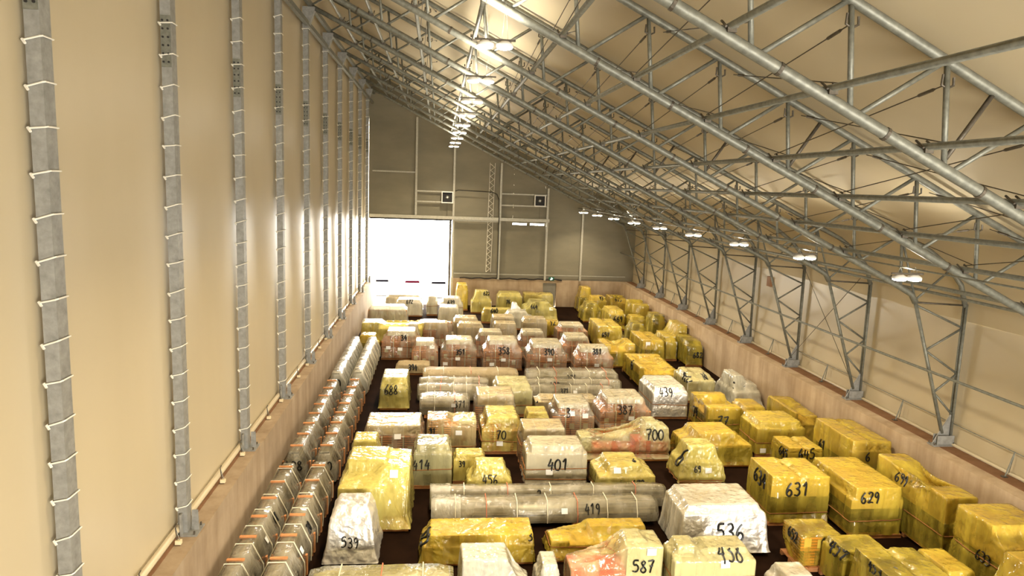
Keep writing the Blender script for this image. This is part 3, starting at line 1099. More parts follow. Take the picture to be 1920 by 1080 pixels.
SHAPES = {
    'B': [(.02, .98, .03, .97, 0, .80), (.10, .90, .12, .92, .80, 1)],
    'K': [(.03, .97, .04, .96, 0, .62), (.17, .83, .12, .90, .62, 1)],
    'A': [(.03, .97, .05, .95, 0, .66), (.08, .92, .10, .92, .69, 1)],
    'T': [(.06, .94, .06, .94, 0, .5), (.24, .78, .2, .85, .5, 1)],
    'P': [(.03, .97, .05, .95, 0, .78), (.10, .28, .3, .8, .78, 1), (.45, .90, .3, .9, .78, .93)],
    'R': [(-.52, .45, .15, .9, 0, .42), (.38, .97, .1, .95, 0, .9), (.40, .66, .3, .8, .9, 1)],
    'C': [(.03, .97, .04, .96, 0, .80), (.04, .42, .06, .94, .80, 1), (.64, .97, .06, .94, .80, .97)],
    'V': [(.03, .97, .06, .94, 0, .62), (.03, .24, .06, .94, .62, .96), (.78, .97, .06, .94, .62, 1)],
    'Y': [(.02, .98, .03, .97, .55, 1), (.18, .82, .15, .85, 0, .55)],
    'M': [(.04, .62, .03, .50, 0, .74), (.12, .62, .50, .97, 0, 1), (.62, .97, .30, .97, 0, .93)],
    'L': [(.03, .97, .03, .97, 0, .55), (.10, .985, .08, .92, .55, 1)],
    'F': [(.10, .90, .08, .92, 0, .86), (.22, .78, .2, .85, .86, .98)],
    'W': [(.03, .97, .05, .95, 0, .62), (.22, .74, .15, .88, .62, 1)],
    'D': [(.03, .97, .05, .95, 0, .60), (.02, .14, .05, .95, .60, 1), (.02, .98, .84, .97, .60, .95), (.88, .98, .1, .97, .60, .86)],
    'N': [(.05, .95, .10, .90, 0, .45), (.16, .46, .30, .78, .45, 1), (.50, .92, .25, .9, .45, .68)],
    'Q': [(.02, .98, .02, .32, 0, .74), (.06, .94, .32, .98, 0, 1)],
}
CARGO = {'brick': ('tile_stack', 'tile'), 'white': ('white_crate', 'crate'), 'carton': ('carton', 'carton'), 'mach': ('machine', 'mach'),
         'green': ('machine', 'green'), 'prof': ('profile_stack', 'profile'), 'foil': ('crate', 'carton')}


def pallet(parent, x0, x1, d):
    p = MB()
    n = max(4, int((x1 - x0) / 0.32))
    for i in range(n):
        a = x0 + (x1 - x0) * i / n
        p.box(a + 0.01, a + (x1 - x0) / n - 0.02, -d / 2, d / 2, 0.105, 0.13)
    for y in (-d / 2 + 0.02, -0.05, d / 2 - 0.12):
        p.box(x0, x1, y, y + 0.1, 0.0, 0.105)
    p.build('pallet', M['wood'], parent)


def package(key, film_k, cargo, shape, x0, x1, y0, y1, h, cords, marks, label):
    w, d = x1 - x0, y1 - y0
    rng = random.Random(key)
    seed = rng.uniform(0, 90)
    cx, cy = (x0 + x1) / 2, (y0 + y1) / 2
    root = thing('wrapped_load', label, 'wrapped load', (cx, cy, 0), 'film wrapped loads on the hall floor')
    hb = 0.13
    blocks = []
    sh = SHAPES[shape]
    if key == 'y700':
        sh = [(.05, .95, .10, .90, 0, .45), (.32, .62, .2, .78, .45, 1), (.62, .94, .15, .85, .45, .82), (-1.45, -1.15, .2, .9, 0, .55), (-1.15, .05, .15, .9, 0, .24)]
    if key == 'white_front':
        sh = [(.02, .98, .06, .94, 0, .32), (.04, .64, .1, .9, .32, 1)]
    if key == 'foil539':
        sh = [(.10, .90, .06, .9, 0, .84), (.20, .80, .3, .9, .84, 1)]
    if key == 'g10':
        sh = [(.03, .97, .05, .95, 0, .6), (.4, .97, .1, .95, .6, 1)]
    if key == 'y633':
        sh = [(.03, .97, .05, .95, 0, .78), (.02, .95, .3, .95, .78, 1)]
    if key == 'flat':
        sh = [(.03, .97, .06, .94, 0, .5), (.03, .2, .06, .6, .5, .72), (.42, .95, .5, .95, .5, 1)]
    if key == 'y629':
        sh = [(.03, .97, .03, .97, 0, .74), (.10, .92, .04, .96, .74, 1)]
    flip = shape == 'V' and d > 1.25 * w
    for (a, b, c_, e, z0, z1) in sh:
        if flip:
            a, b, c_, e = c_, e, a, b
        blocks.append((-w / 2 + a * w, -w / 2 + b * w, -d / 2 + c_ * d, -d / 2 + e * d, hb + z0 * (h - hb - 0.02), hb + z1 * (h - hb - 0.02)))
    bx0, bx1 = min(b[0] for b in blocks), max(b[1] for b in blocks)
    pallet(root, bx0 - 0.02, bx1 + 0.02, d)
    # goods
    if cargo == 'dark':
        cut = 0.58 * h
        lo, hi = MB(), MB()
        for (a, b, c_, e, z0, z1) in blocks:
            if z0 < cut:
                lo.box(a + .08, b - .08, c_ + .09, e - .08, z0, min(z1, cut))
            if z1 > cut:
                hi.box(a, b, c_, e, max(z0, cut), z1, 0.01)
        lo.build('goods', M['dark'], root)
        if hi.v:
            hi.build('carton', M['carton'], root)
    elif cargo == 'red':
        r_, w_ = MB(), MB()
        for i, b in enumerate(blocks):
            (r_ if b[5] < 0.55 * h else w_).box(*b)
        r_.build('red_goods', M['red'], root)
        w_.build('white_box', M['crate'], root)
    elif cargo == 'glazed':
        MB().box(*[blocks[0][i] + s_ for i, s_ in enumerate((0, 0, 0.06, 0, 0, 0))]).build('glass_panes', M['crate'], root)
        b = blocks[0]
        gm = MB()
        for i in range(5):
            x = b[0] + (b[1] - b[0] - 0.12) * i / 4
            gm.box(x, x + 0.12, b[2], b[2] + 0.05, b[4], b[5])
        for z in (b[4], b[4] + (b[5] - b[4]) * .45, b[5] - 0.1):
            gm.box(b[0], b[1], b[2] + .01, b[2] + 0.055, z, z + 0.08)
        gm.build('timber_frame', M['batten'], root)
    else:
        nm, mk = CARGO[cargo]
        if cargo == 'brick' and shape == 'A':
            lo, hi = MB(), MB()
            for b in blocks:
                (lo if b[4] < 0.3 else hi).box(*b)
            lo.build('tile_stack', M['tile'], root)
            hi.build('padded_block', M['carton'], root)
        else:
            mb = MB()
            for i, b in enumerate(blocks):
                if cargo == 'brick' and shape in 'KC' and i == len(blocks) - 1:
                    zc = b[4] + (b[5] - b[4]) * 0.55
                    mb.box(b[0], b[1], b[2], b[3], b[4], zc)
                    MB().box(b[0] - .01, b[1] + .01, b[2] - .01, b[3] + .01, zc, b[5], 0.02).build('foam_cap', M['crate'], root)
                else:
                    mb.box(*b)
            mb.build(nm, M[mk], root)
        if cargo in ('brick',):
            lo = blocks[0]
            up = blocks[-1]
            for fx in (0.30, 0.66) if shape != 'Y' else ():
                x = lo[0] + (lo[1] - lo[0]) * fx
                sm = MB()
                sm.box(x, x + 0.045, lo[2] - 0.012, lo[2] - 0.004, lo[4], lo[5])
                if up is not lo and up[0] < x < up[1] - 0.05:
                    sm.box(x, x + 0.045, up[2] - 0.012, up[2] - 0.004, up[4], up[5] + 0.008)
                    sm.box(x, x + 0.045, lo[2] - 0.012, up[2], lo[5], lo[5] + 0.008)
                    sm.box(x, x + 0.045, up[2], up[3], up[5], up[5] + 0.008)
                sm.build('strapping_band', M['strap'], root)
            for k in range(3):
                x = lo[0] + (lo[1] - lo[0]) * (0.08 + 0.33 * k)
                z = lo[4] + (lo[5] - lo[4]) * rng.uniform(.15, .5)
                MB().box(x, x + 0.2, lo[2] - 0.012, lo[2] - 0.003, z, z + 0.24).build('tile_label', M['strap'], root)
    # film
    L = min(max(0.075 * y0 / 17.0, 0.07), 0.17)
    if film_k in 'fs':
        L = 0.05 if y0 < 25 else 0.1
    kw = dict(sag=0.42, flare=0.10, wr=1.1, crumple=0.0, star=0.022)
    if y0 < 27:
        L = min(L, 0.06)
    if film_k == 'f':
        kw = dict(sag=0.2, flare=0.26 if key == 'foil539' else 0.1, wr=0.6, crumple=0.03)
    if film_k == 's':
        kw = dict(sag=0.25, flare=0.15, wr=0.7, crumple=0.02)
    if film_k == 'k':
        kw = dict(sag=0.2, flare=0.02, wr=1.0, crumple=0.03)
    if key in ('y664', 'y672', 'olive', 'y456', 'y681'):
        kw['flare'] = 0.16
    if key in ('y652',):
        kw['flare'] = -0.1
    if key == 'p440':
        kw['wr'] = 2.2
    # the hem spreads only as far as the neighbours leave room
    room = 1.0
    for q in PACK:
        if q[0] == key:
            continue
        gx = max(q[4] - x1, x0 - q[5])
        gy = max(q[6] - y1, y0 - q[7])
        room = min(room, max(gx, gy) / 2 - 0.03)
    kw['flare'] = min(kw['flare'], max(room, -0.04))
    me, bvh = cover_mesh(w, d, h, blocks, L, seed, cords, **kw)
    if film_k == 's':
        me.materials.append(M['film_w'])
        me.materials.append(M['foil'])
        for p in me.polygons:
            if p.normal.y < -0.45 and p.center.y < -d / 2 + 0.35 and p.center.z < h * 0.97:
                p.material_index = 1
    else:
        me.materials.append(M['foil'] if film_k == 'f' else M['film_' + film_k])
    nm = {'f': 'foil_cover', 'k': 'paper_cover'}.get(film_k, 'film_cover')
    me.name = nm
    cv = bpy.data.objects.new(nm, me)
    C.objects.link(cv)
    cv.parent = root
    for c_ in cords:
        tie_cord(bvh, c_ * h, w, d, cv, rng.uniform(-.05, .05))
    for (t, fc, u, v, wd) in marks:
        if fc == 'f':
            ctr = Vector((u - cx, -d / 2, v))
        elif fc == 'l':
            ctr = Vector((-w / 2, u - cy, v))
        elif fc == 'r':
            ctr = Vector((w / 2, u - cy, v))
        else:
            ctr = Vector((u - cx, v - cy, h))
        if t == 's':
            sticker(bvh, fc, ctr, cv, 0.24 if y0 < 30 else 0.26, 0.18)
        else:
            write(bvh, t, fc, ctr, wd, cv, rng, 0.0009 * y0)
    return root


PACK=[
('white_front', 'w', 'white', 'T', 0.68, 2.44, 15.34, 16.34, 1.35, (), (), 'whitish film pulled tent-like over a tall white load at the bottom edge of the floor'),
('bump', 'w', 'white', 'T', 2.62, 3.22, 15.55, 16.55, 1.0, (), (), 'small white film bump between the tall white load and the load marked 587'),
('red587', 'p', 'red', 'R', 4.32, 5.88, 15.83, 16.83, 1.45, (), (('587', 'f', 5.33, 0.81, 0.58), ('s', 'f', 5.53, 1.19, 0.0)), 'clear film drooping over red and white goods marked 587'),
('w438', 'p', 'white', 'P', 5.91, 8.11, 15.36, 16.36, 1.5, (0.5,), (('438', 'f', 7.41, 1.35, 0.64), ('s', 'f', 7.25, 1.12, 0.0)), 'creamy film wrapped load marked 438 in front of the foil fronted load'),
('small', 'w', 'carton', 'T', 8.56, 9.73, 15.04, 16.05, 0.85, (), (), 'small pale film peak at the bottom edge beside the load marked 438'),
('y459', 'y', 'green', 'B', 10.56, 11.97, 15.7, 16.75, 1.15, (), (('459', 'l', 16.09, 1.07, 0.7),), 'yellow film over a load marked 459 on its left side'),
('y453', 'y', 'green', 'C', 10.59, 12.24, 13.8, 15.5, 1.5, (), (('453', 'l', 14.56, 1.4, 0.49),), 'yellow film with a raised left peak marked 453'),
('back', 'y', 'dark', 'T', 12.69, 13.9, 14.7, 16.4, 1.0, (), (), 'low crumpled yellow film slope to the right of the load marked 453'),
('y633', 'y', 'dark', 'B', 14.09, 15.7, 14.65, 16.45, 2.15, (0.55,), (('633', 'l', 15.31, 1.19, 0.51),), 'large yellow film wrapped load marked 633 beside the right kerb'),
('corner', 'y', 'dark', 'T', 13.26, 15.3, 13.3, 14.45, 1.95, (), (), 'yellow film corner cut by the right picture edge in front of load 633'),
('y652', 'y', 'brick', 'Y', 9.99, 11.2, 16.77, 17.82, 1.05, (), (('652', 'l', 17.2, 0.91, 0.54), ('67', 'f', 10.71, 0.9, 0.25)), 'low amber film wrapped load with 652 on its dark side'),
('y629', 'y', 'dark', 'B', 12.5, 14.27, 18.5, 21.09, 1.6, (0.35,), (('629', 'f', 13.12, 1.29, 0.62),), 'long yellow film wrapped load marked 629 with a rounded right end'),
('y631', 'y', 'dark', 'C', 10.39, 12.41, 19.39, 21.13, 1.6, (0.25,), (('631', 'f', 11.28, 1.19, 0.77), ('634', 'l', 20.2, 1.24, 0.83), ('s', 'f', 10.55, 0.99, 0.0)), 'tall yellow film wrapped load marked 631 in large strokes on the front'),
('y630', 'y', 'dark', 'V', 14.31, 15.35, 16.96, 20.27, 2.05, (0.4,), (('699', 'l', 19.03, 1.67, 0.56),), 'long yellow film load sagging in the middle beside the right kerb'),
('foil539', 'f', 'foil', 'F', -2.79, -1.49, 17.71, 18.95, 1.5, (), (('539', 'f', -2.15, 0.66, 0.48),), 'silver foil wrapped load marked 539 with a flared crumpled hem'),
('big', 'q', 'white', 'M', -2.81, -0.64, 19.43, 21.8, 1.75, (), (('s', 'f', -1.16, 1.52, 0.0),), 'large yellow film wrapped load on an orange pallet behind the foil load'),
('bigback', 'q', 'white', 'T', -2.91, -1.62, 22.05, 23.26, 1.75, (), (), 'yellow film hood rising behind the large yellow load near the left bundles'),
('y683', 'y', 'carton', 'L', -0.34, 2.79, 17.5, 18.62, 0.85, (), (('83', 'l', 17.86, 0.79, 0.66), ('3', 'f', 2.67, 0.79, 0.15), ('s', 'f', 1.94, 0.99, 0.0)), 'long low yellow film package in front of the grey pipe bundles'),
('flat', 'y', 'carton', 'V', 3.18, 6.16, 17.56, 18.56, 0.8, (0.5,), (('s', 'f', 3.54, 0.7, 0.0),), 'flat yellow film package with a sagging middle behind the load marked 587'),
('s534', 's', 'foil', 'B', 7.02, 9.51, 17.8, 19.45, 1.45, (), (('536', 'f', 8.43, 0.7, 0.85),), 'big cream topped load with a crinkled silver front marked 536'),
('d414', 'p', 'mach', 'B', -0.67, 0.63, 22.31, 23.57, 1.5, (0.45,), (('414', 'f', -0.39, 0.85, 0.6),), 'pale film over a grey machine marked 414 on a pallet'),
('p39', 'q', 'carton', 'B', 0.68, 1.79, 22.65, 23.38, 1.05, (), (('39', 'f', 0.98, 0.74, 0.24),), 'small yellow film load marked 39 between loads 414 and 456'),
('y456', 'q', 'white', 'T', 1.03, 2.67, 21.41, 22.41, 1.15, (), (('456', 'f', 1.86, 0.69, 0.52),), 'yellow film hood marked 456 behind the long pipe bundles'),
('w401', 'c', 'white', 'B', 3.12, 5.29, 22.31, 23.49, 1.48, (0.45, 0.2), (('401', 'f', 4.24, 0.83, 0.74), ('s', 'f', 3.95, 0.57, 0.0)), 'white film wrapped crate marked 401 and tied with an orange cord'),
('y672', 'q', 'dark', 'W', 5.45, 7.47, 21.41, 22.97, 1.1, (0.2,), (('672', 'f', 6.82, 0.51, 0.44), ('6', 't', 6.79, 21.96, 0.15), ('s', 'f', 6.12, 0.92, 0.0)), 'low yellow film wrapped machine marked 672 right of crate 401'),
('y681', 'q', 'white', 'T', 8.54, 10.29, 22.5, 23.59, 1.35, (0.1,), (('6', 'l', 22.7, 0.93, 0.38), ('69', 'f', 9.28, 0.55, 0.27), ('s', 'f', 9.67, 0.5, 0.0)), 'bell shaped yellow film hood with a marked white sticker, behind the cream topped load'),
('olive', 'y', 'dark', 'W', 9.33, 12.03, 23.97, 25.66, 1.25, (), (), 'wide olive film hump over dark goods behind the bell shaped hood'),
('y645', 'y', 'dark', 'C', 12.8, 14.16, 22.86, 24.26, 1.15, (), (('645', 'f', 13.5, 0.95, 0.66), ('645', 'l', 23.27, 0.87, 0.6)), 'yellow film load marked 645 twice behind load 631'),
('boxright', 'y', 'white', 'B', 12.56, 14.58, 24.9, 26.55, 1.4, (0.4,), (('s', 'f', 12.86, 0.27, 0.0),), 'square yellow film load with a dark smudge on top behind load 645'),
('twin', 'y', 'dark', 'C', 14.22, 15.72, 21.27, 23.95, 2.0, (0.35,), (('6', 'f', 14.82, 1.45, 0.19), ('61', 'l', 23.2, 1.2, 0.41)), 'double humped yellow film load pushed against the right kerb behind load 630'),
('dish', 'y', 'carton', 'D', 14.65, 15.72, 25.86, 28.47, 1.45, (), (), 'yellow film hollowed like a dish against the right kerb'),
('fz', 'y', 'dark', 'V', 11.35, 12.98, 27.03, 29.3, 1.35, (0.4,), (('77', 'f', 12.09, 0.72, 0.51), ('74', 'l', 28.44, 0.66, 0.55)), 'yellow film over dark goods with a white crease right of load 439'),
('green', 'y', 'carton', 'B', 13.47, 14.5, 27.89, 29.48, 1.0, (), (), 'greenish film slab between the creased load and the dished load'),
('s439', 's', 'white', 'B', 9.77, 11.44, 29.38, 31.73, 1.45, (0.45,), (('439', 'f', 10.39, 1.22, 0.64), ('s', 'f', 11.23, 1.17, 0.0)), 'cream topped silver sided load marked 439 on a wooden pallet'),
('p440', 'p', 'white', 'P', 12.25, 13.74, 31.73, 34.0, 1.35, (), (('440', 'l', 32.25, 1.25, 0.94), ('98', 'f', 13.25, 1.26, 0.32)), 'shiny pale film marked 440 draped in long vertical pleats'),
('clearr', 'w', 'white', 'N', 14.25, 15.72, 30.78, 33.4, 1.45, (), (('43', 'l', 31.19, 1.19, 0.66),), 'peaked clear film with sharp folds against the right kerb'),
('dish2', 'y', 'dark', 'D', 10.55, 12.63, 34.11, 37.6, 1.1, (), (('6', 'l', 35.61, 0.94, 0.38),), 'yellow film dished over a dark box with an orange pallet edge'),
('y700', 'p', 'red', 'N', 7.58, 9.0, 24.56, 25.63, 1.5, (0.2,), (('700', 'f', 8.37, 1.02, 0.71),), 'film peak marked 700 stretched left over red goods'),
('b387', 'c', 'brick', 'K', 6.85, 9.15, 27.38, 29.13, 1.55, (0.35,), (('387', 'f', 7.96, 1.06, 0.64), ('s', 'f', 8.24, 0.71, 0.0)), 'clear film over stacked orange tiles marked 387'),
('b3', 'c', 'brick', 'K', 4.78, 6.63, 27.02, 28.63, 1.45, (), (('3', 'f', 5.47, 1.06, 0.22), ('s', 'f', 5.63, 1.02, 0.0), ('s', 'f', 6.19, 0.93, 0.0)), 'clear film over orange tiles marked 3 left of the tiles marked 387'),
('boxtop', 'c', 'brick', 'A', 3.12, 4.89, 23.93, 25.25, 1.5, (0.55,), (), 'clear film block with a cross tie on orange tiles directly behind crate 401'),
('y70', 'q', 'brick', 'K', 1.78, 3.47, 25.32, 27.22, 1.4, (0.35,), (('70', 'f', 2.56, 0.76, 0.41), ('s', 'f', 2.52, 0.42, 0.0)), 'bright yellow film hood marked 70 over orange tiles'),
('b702', 'q', 'carton', 'B', 3.74, 4.66, 26.84, 27.94, 1.1, (), (), 'small golden film load between hood 70 and the tiles marked 3'),
('bra', 'c', 'brick', 'A', -2.64, -0.32, 24.73, 26.56, 1.3, (), (('s', 'f', -1.32, 0.91, 0.0),), 'shiny clear film over orange tiles at the left aisle corner'),
('brb', 'p', 'brick', 'C', -0.31, 1.65, 25.2, 26.34, 1.4, (0.25,), (('91', 'f', -0.05, 0.98, 0.24), ('s', 'f', 0.94, 0.9, 0.0)), 'pale yellow film over orange tiles marked 91'),
('y688', 'q', 'mach', 'Q', -2.45, -1.2, 30.56, 32.95, 1.3, (), (('688', 'f', -1.94, 0.9, 0.61),), 'narrow yellow film parcel marked 688 standing alone in the left aisle'),
('cart', 'c', 'brick', 'A', 1.66, 3.45, 27.91, 29.52, 1.5, (), (), 'beige padded block over film wrapped tiles in front of the grey profiles'),
('pale48', 'p', 'white', 'B', 2.65, 4.37, 29.66, 31.44, 1.45, (0.35,), (), 'pale yellow film crate standing between the left and right profile bundles'),
('slab', 'c', 'carton', 'B', 4.45, 7.57, 29.73, 30.74, 0.8, (), (('13', 'f', 4.51, 0.74, 0.22),), 'flat beige film slab in front of the right profile bundles'),
('b0', 'c', 'brick', 'K', -3.16, -0.83, 39.61, 41.33, 1.65, (0.45,), (('34', 'f', -1.83, 1.29, 0.36), ('s', 'f', -2.7, 0.71, 0.0), ('s', 'f', -2.03, 0.63, 0.0)), 'clear film over orange tiles at the left end of the tile row'),
('f394', 'k', 'carton', 'L', -2.14, -0.28, 36.39, 37.5, 0.55, (), (('394', 'f', -1.18, 0.42, 0.5),), 'low flat brown paper pack marked 394 on a pallet'),
('b1', 'c', 'brick', 'K', -1.34, 0.18, 37.75, 39.2, 1.5, (), (('s', 'f', -0.19, 1.19, 0.0),), 'narrow film wrapped tile stack squeezed behind the flat pack marked 394'),
('b351', 'c', 'brick', 'K', 0.24, 2.37, 37.81, 39.4, 1.6, (0.4,), (('351', 'f', 1.38, 0.94, 0.53), ('s', 'f', 1.24, 0.55, 0.0), ('s', 'f', 0.56, 0.27, 0.0)), 'clear film over orange tiles marked 351'),
('b358', 'c', 'brick', 'K', 2.58, 4.88, 37.51, 39.1, 1.7, (0.4,), (('358', 'f', 3.79, 1.1, 0.65), ('s', 'f', 3.77, 0.59, 0.0), ('s', 'f', 3.13, 0.34, 0.0)), 'clear film over orange tiles marked 358'),
('b390', 'c', 'brick', 'K', 4.95, 7.28, 36.77, 38.46, 1.72, (0.4,), (('390', 'f', 6.21, 1.25, 0.59), ('s', 'f', 6.26, 0.81, 0.0)), 'clear film over orange tiles marked 390'),
('b38', 'c', 'brick', 'K', 7.5, 9.74, 36.18, 37.42, 1.65, (0.35,), (('381', 'f', 8.75, 1.43, 0.53), ('s', 'f', 8.76, 0.68, 0.0)), 'lumpy film over orange tiles marked 381 at the right end of the row'),
('ra', 'c', 'white', 'T', -1.86, -0.96, 42.0, 43.2, 1.6, (), (), 'small white film hump behind the leftmost tile stack'),
('rb', 'c', 'brick', 'A', -0.84, 0.81, 42.66, 43.72, 1.6, (0.4,), (), 'square cream film block over tiles behind the narrow tile stack'),
('rc', 'c', 'brick', 'B', 0.5, 1.1, 44.6, 45.1, 1.25, (), (), 'slim slanted film load right of the square cream block'),
('rd', 'c', 'carton', 'B', 1.13, 2.82, 45.16, 46.51, 1.45, (), (), 'double domed pale load with dark marks behind the padded pack'),
('re', 'c', 'carton', 'B', 1.33, 3.05, 43.64, 44.64, 1.4, (), (), 'padded beige pack standing behind the tiles marked 351'),
('rf', 'c', 'carton', 'A', 3.69, 5.31, 45.49, 46.87, 1.5, (), (), 'white topped beige pack behind a lower striped pack'),
('rg', 'c', 'carton', 'A', 3.68, 5.21, 43.57, 44.67, 1.45, (), (), 'striped beige pack in front of the white topped pack'),
('rh', 'w', 'white', 'W', 4.67, 7.03, 48.46, 49.9, 1.3, (), (), 'pale pack with a slanting film flap below the white film spike'),
('ri', 'c', 'carton', 'B', 5.72, 7.43, 45.11, 46.28, 1.5, (), (), 'striped beige film block in front of the load marked 664'),
('rj', 'y', 'carton', 'B', 7.44, 8.45, 46.13, 47.13, 1.1, (), (('12', 'f', 7.95, 1.02, 0.44),), 'small yellow pack scribbled with black lines at the centre aisle end'),
('rk', 'c', 'brick', 'K', 7.96, 10.1, 44.45, 46.13, 1.2, (), (), 'long clear film stack of tiles left of load 657'),
('rl', 'c', 'brick', 'K', 4.89, 6.71, 40.36, 41.67, 1.6, (), (), 'film wrapped tile stack directly behind the tiles marked 390'),
('rm', 'c', 'brick', 'K', 7.4, 9.27, 39.35, 41.23, 1.5, (), (), 'film wrapped tile stack directly behind the lumpy tiles marked 381'),
('rn', 'c', 'brick', 'K', 2.34, 4.19, 40.19, 41.49, 1.6, (), (), 'film wrapped tile stack behind the gap between 351 and 358'),
('y664', 'q', 'mach', 'W', 6.69, 9.2, 51.62, 54.12, 1.45, (), (('664', 'f', 7.42, 1.12, 0.53), ('s', 'f', 8.73, 0.98, 0.0)), 'wide yellow film load marked 664 with flared right hem beside the dark aisle'),
('spike', 'f', 'foil', 'N', 5.45, 6.27, 49.95, 50.7, 1.7, (), (), 'white crumpled film spike left of load 664'),
('y640', 'q', 'carton', 'L', 3.33, 5.54, 50.71, 51.6, 1.1, (), (('640', 'f', 4.29, 0.94, 0.55),), 'orange yellow box marked 640 below the load marked 622'),
('y622', 'q', 'white', 'T', 2.66, 4.5, 54.62, 55.98, 1.8, (), (('622', 'f', 3.98, 1.6, 0.55),), 'tall pale yellow bundle marked 622 with a tied neck'),
('fc', 'q', 'white', 'B', 4.97, 7.01, 55.74, 57.4, 1.5, (), (('76', 'f', 5.83, 0.8, 0.4),), 'pale yellow bundle with a dark patch right of load 622'),
('fd', 'q', 'dark', 'C', 7.15, 9.7, 56.4, 57.78, 1.4, (), (), 'pale yellow bundle directly behind load 664'),
('fe', 'w', 'carton', 'B', -4.05, -1.09, 55.1, 56.67, 1.3, (), (), 'brown wrapped bale catching glare below the far doorway'),  # film on this and the following bales whitened to imitate doorway glare
('f672', 'w', 'carton', 'B', -3.08, -1.07, 52.84, 54.31, 1.3, (), (('672', 'f', -2.04, 1.15, 0.53),), 'pale film bale marked 672 in the glare of the far doorway'),
('ff', 'w', 'carton', 'K', -0.76, 0.1, 53.36, 54.61, 1.5, (0.5,), (), 'narrow corded bale right of the bale marked 672'),
('f639', 'w', 'carton', 'K', 0.22, 2.1, 52.77, 54.27, 1.5, (0.5,), (('639', 'f', 1.12, 1.17, 0.57),), 'corded brown bale marked 639 in the glare of the far doorway'),
('fg', 'w', 'carton', 'A', 0.15, 1.68, 49.34, 50.9, 1.4, (), (), 'rounded cream hood in front of the bale marked 639'),  # whitish film colour stands in for glare from the doorway
('fh', 'y', 'white', 'B', 1.59, 2.54, 55.88, 57.64, 2.1, (), (), 'bright yellow box against the far wall at the doorway edge'),
('grid', 'w', 'glazed', 'B', -4.85, -2.02, 49.31, 50.62, 1.4, (), (), 'pale glazed timber crate with a grid of panes by the left kerb'),  # film colour whitened in place of the glare from the doorway
('longp', 'q', 'white', 'V', -4.85, 0.25, 44.0, 45.6, 1.3, (), (), 'long pale yellow film stretched low in front of the glazed crate'),
('under', 'y', 'dark', 'T', -4.81, -3.28, 40.75, 42.3, 1.1, (), (), 'low olive film tent over a crate at the far end of the left bundles'),
('g1', 'y', 'dark', 'T', 11.68, 13.03, 55.91, 57.69, 2.05, (), (), 'tall yellow film sack against the far wall right of the exit door'),
('g2', 'y', 'carton', 'B', 12.25, 13.65, 54.07, 55.4, 1.6, (), (('93', 'f', 13.18, 1.49, 0.31),), 'small amber load marked 93 near the far right corner'),
('g3', 'y', 'carton', 'D', 14.08, 15.6, 54.91, 56.56, 1.5, (), (('675', 'f', 14.81, 1.29, 0.58),), 'amber load marked 675 in the far right corner'),
('g4', 'y', 'mach', 'W', 11.23, 12.81, 51.7, 53.6, 1.45, (), (), 'yellow film over a dark machine at the right edge of the far aisle'),
('g5', 'y', 'white', 'B', 12.57, 13.75, 48.75, 51.4, 1.45, (0.3,), (('669', 'f', 13.2, 0.86, 0.71),), 'yellow film load with a white side marked 669'),
('g6', 'y', 'white', 'V', 14.34, 15.72, 49.27, 51.46, 1.95, (), (), 'pale yellow double load by the right kerb behind load 669'),
('g7', 'y', 'mach', 'B', 14.81, 15.72, 45.51, 47.38, 1.75, (), (), 'yellow film load with a white left side close to the right kerb'),
('g8', 'y', 'white', 'B', 13.86, 15.07, 47.91, 49.18, 1.2, (), (), 'low yellow film load behind the load with two dark blotches'),
('g9', 'y', 'mach', 'W', 12.91, 14.13, 44.23, 46.13, 1.35, (), (), 'yellow film load with two dark blotches right of load 657'),
('y657', 'y', 'white', 'C', 10.33, 11.96, 42.81, 45.95, 1.5, (), (('657', 'f', 10.84, 0.95, 0.49),), 'big yellow film load marked 657 with a white left side'),
('g10', 'y', 'white', 'P', 14.7, 15.72, 41.27, 43.44, 1.95, (), (), 'yellow film load with a long white slope to the left, by the right kerb'),
('g11', 'y', 'dark', 'C', 12.19, 13.54, 39.13, 42.12, 1.45, (), (('s', 'f', 12.52, 1.23, 0.0),), 'yellow film load with a dark left side and a shiny white patch'),
('g12', 'y', 'white', 'B', 13.89, 14.6, 39.94, 42.38, 1.45, (), (), 'plain yellow film block with pleats between the patched load and load 682'),
('y682', 'y', 'mach', 'B', 14.72, 15.72, 38.62, 41.1, 1.5, (), (('682', 'f', 15.38, 0.71, 0.59),), 'yellow film load marked 682 against the right kerb'),
('g13', 'y', 'dark', 'V', 9.6, 11.54, 38.25, 40.2, 1.4, (), (), 'yellow film sagging between two peaks on a timber pallet right of the tile row')]

for row in PACK:
    package(*row)


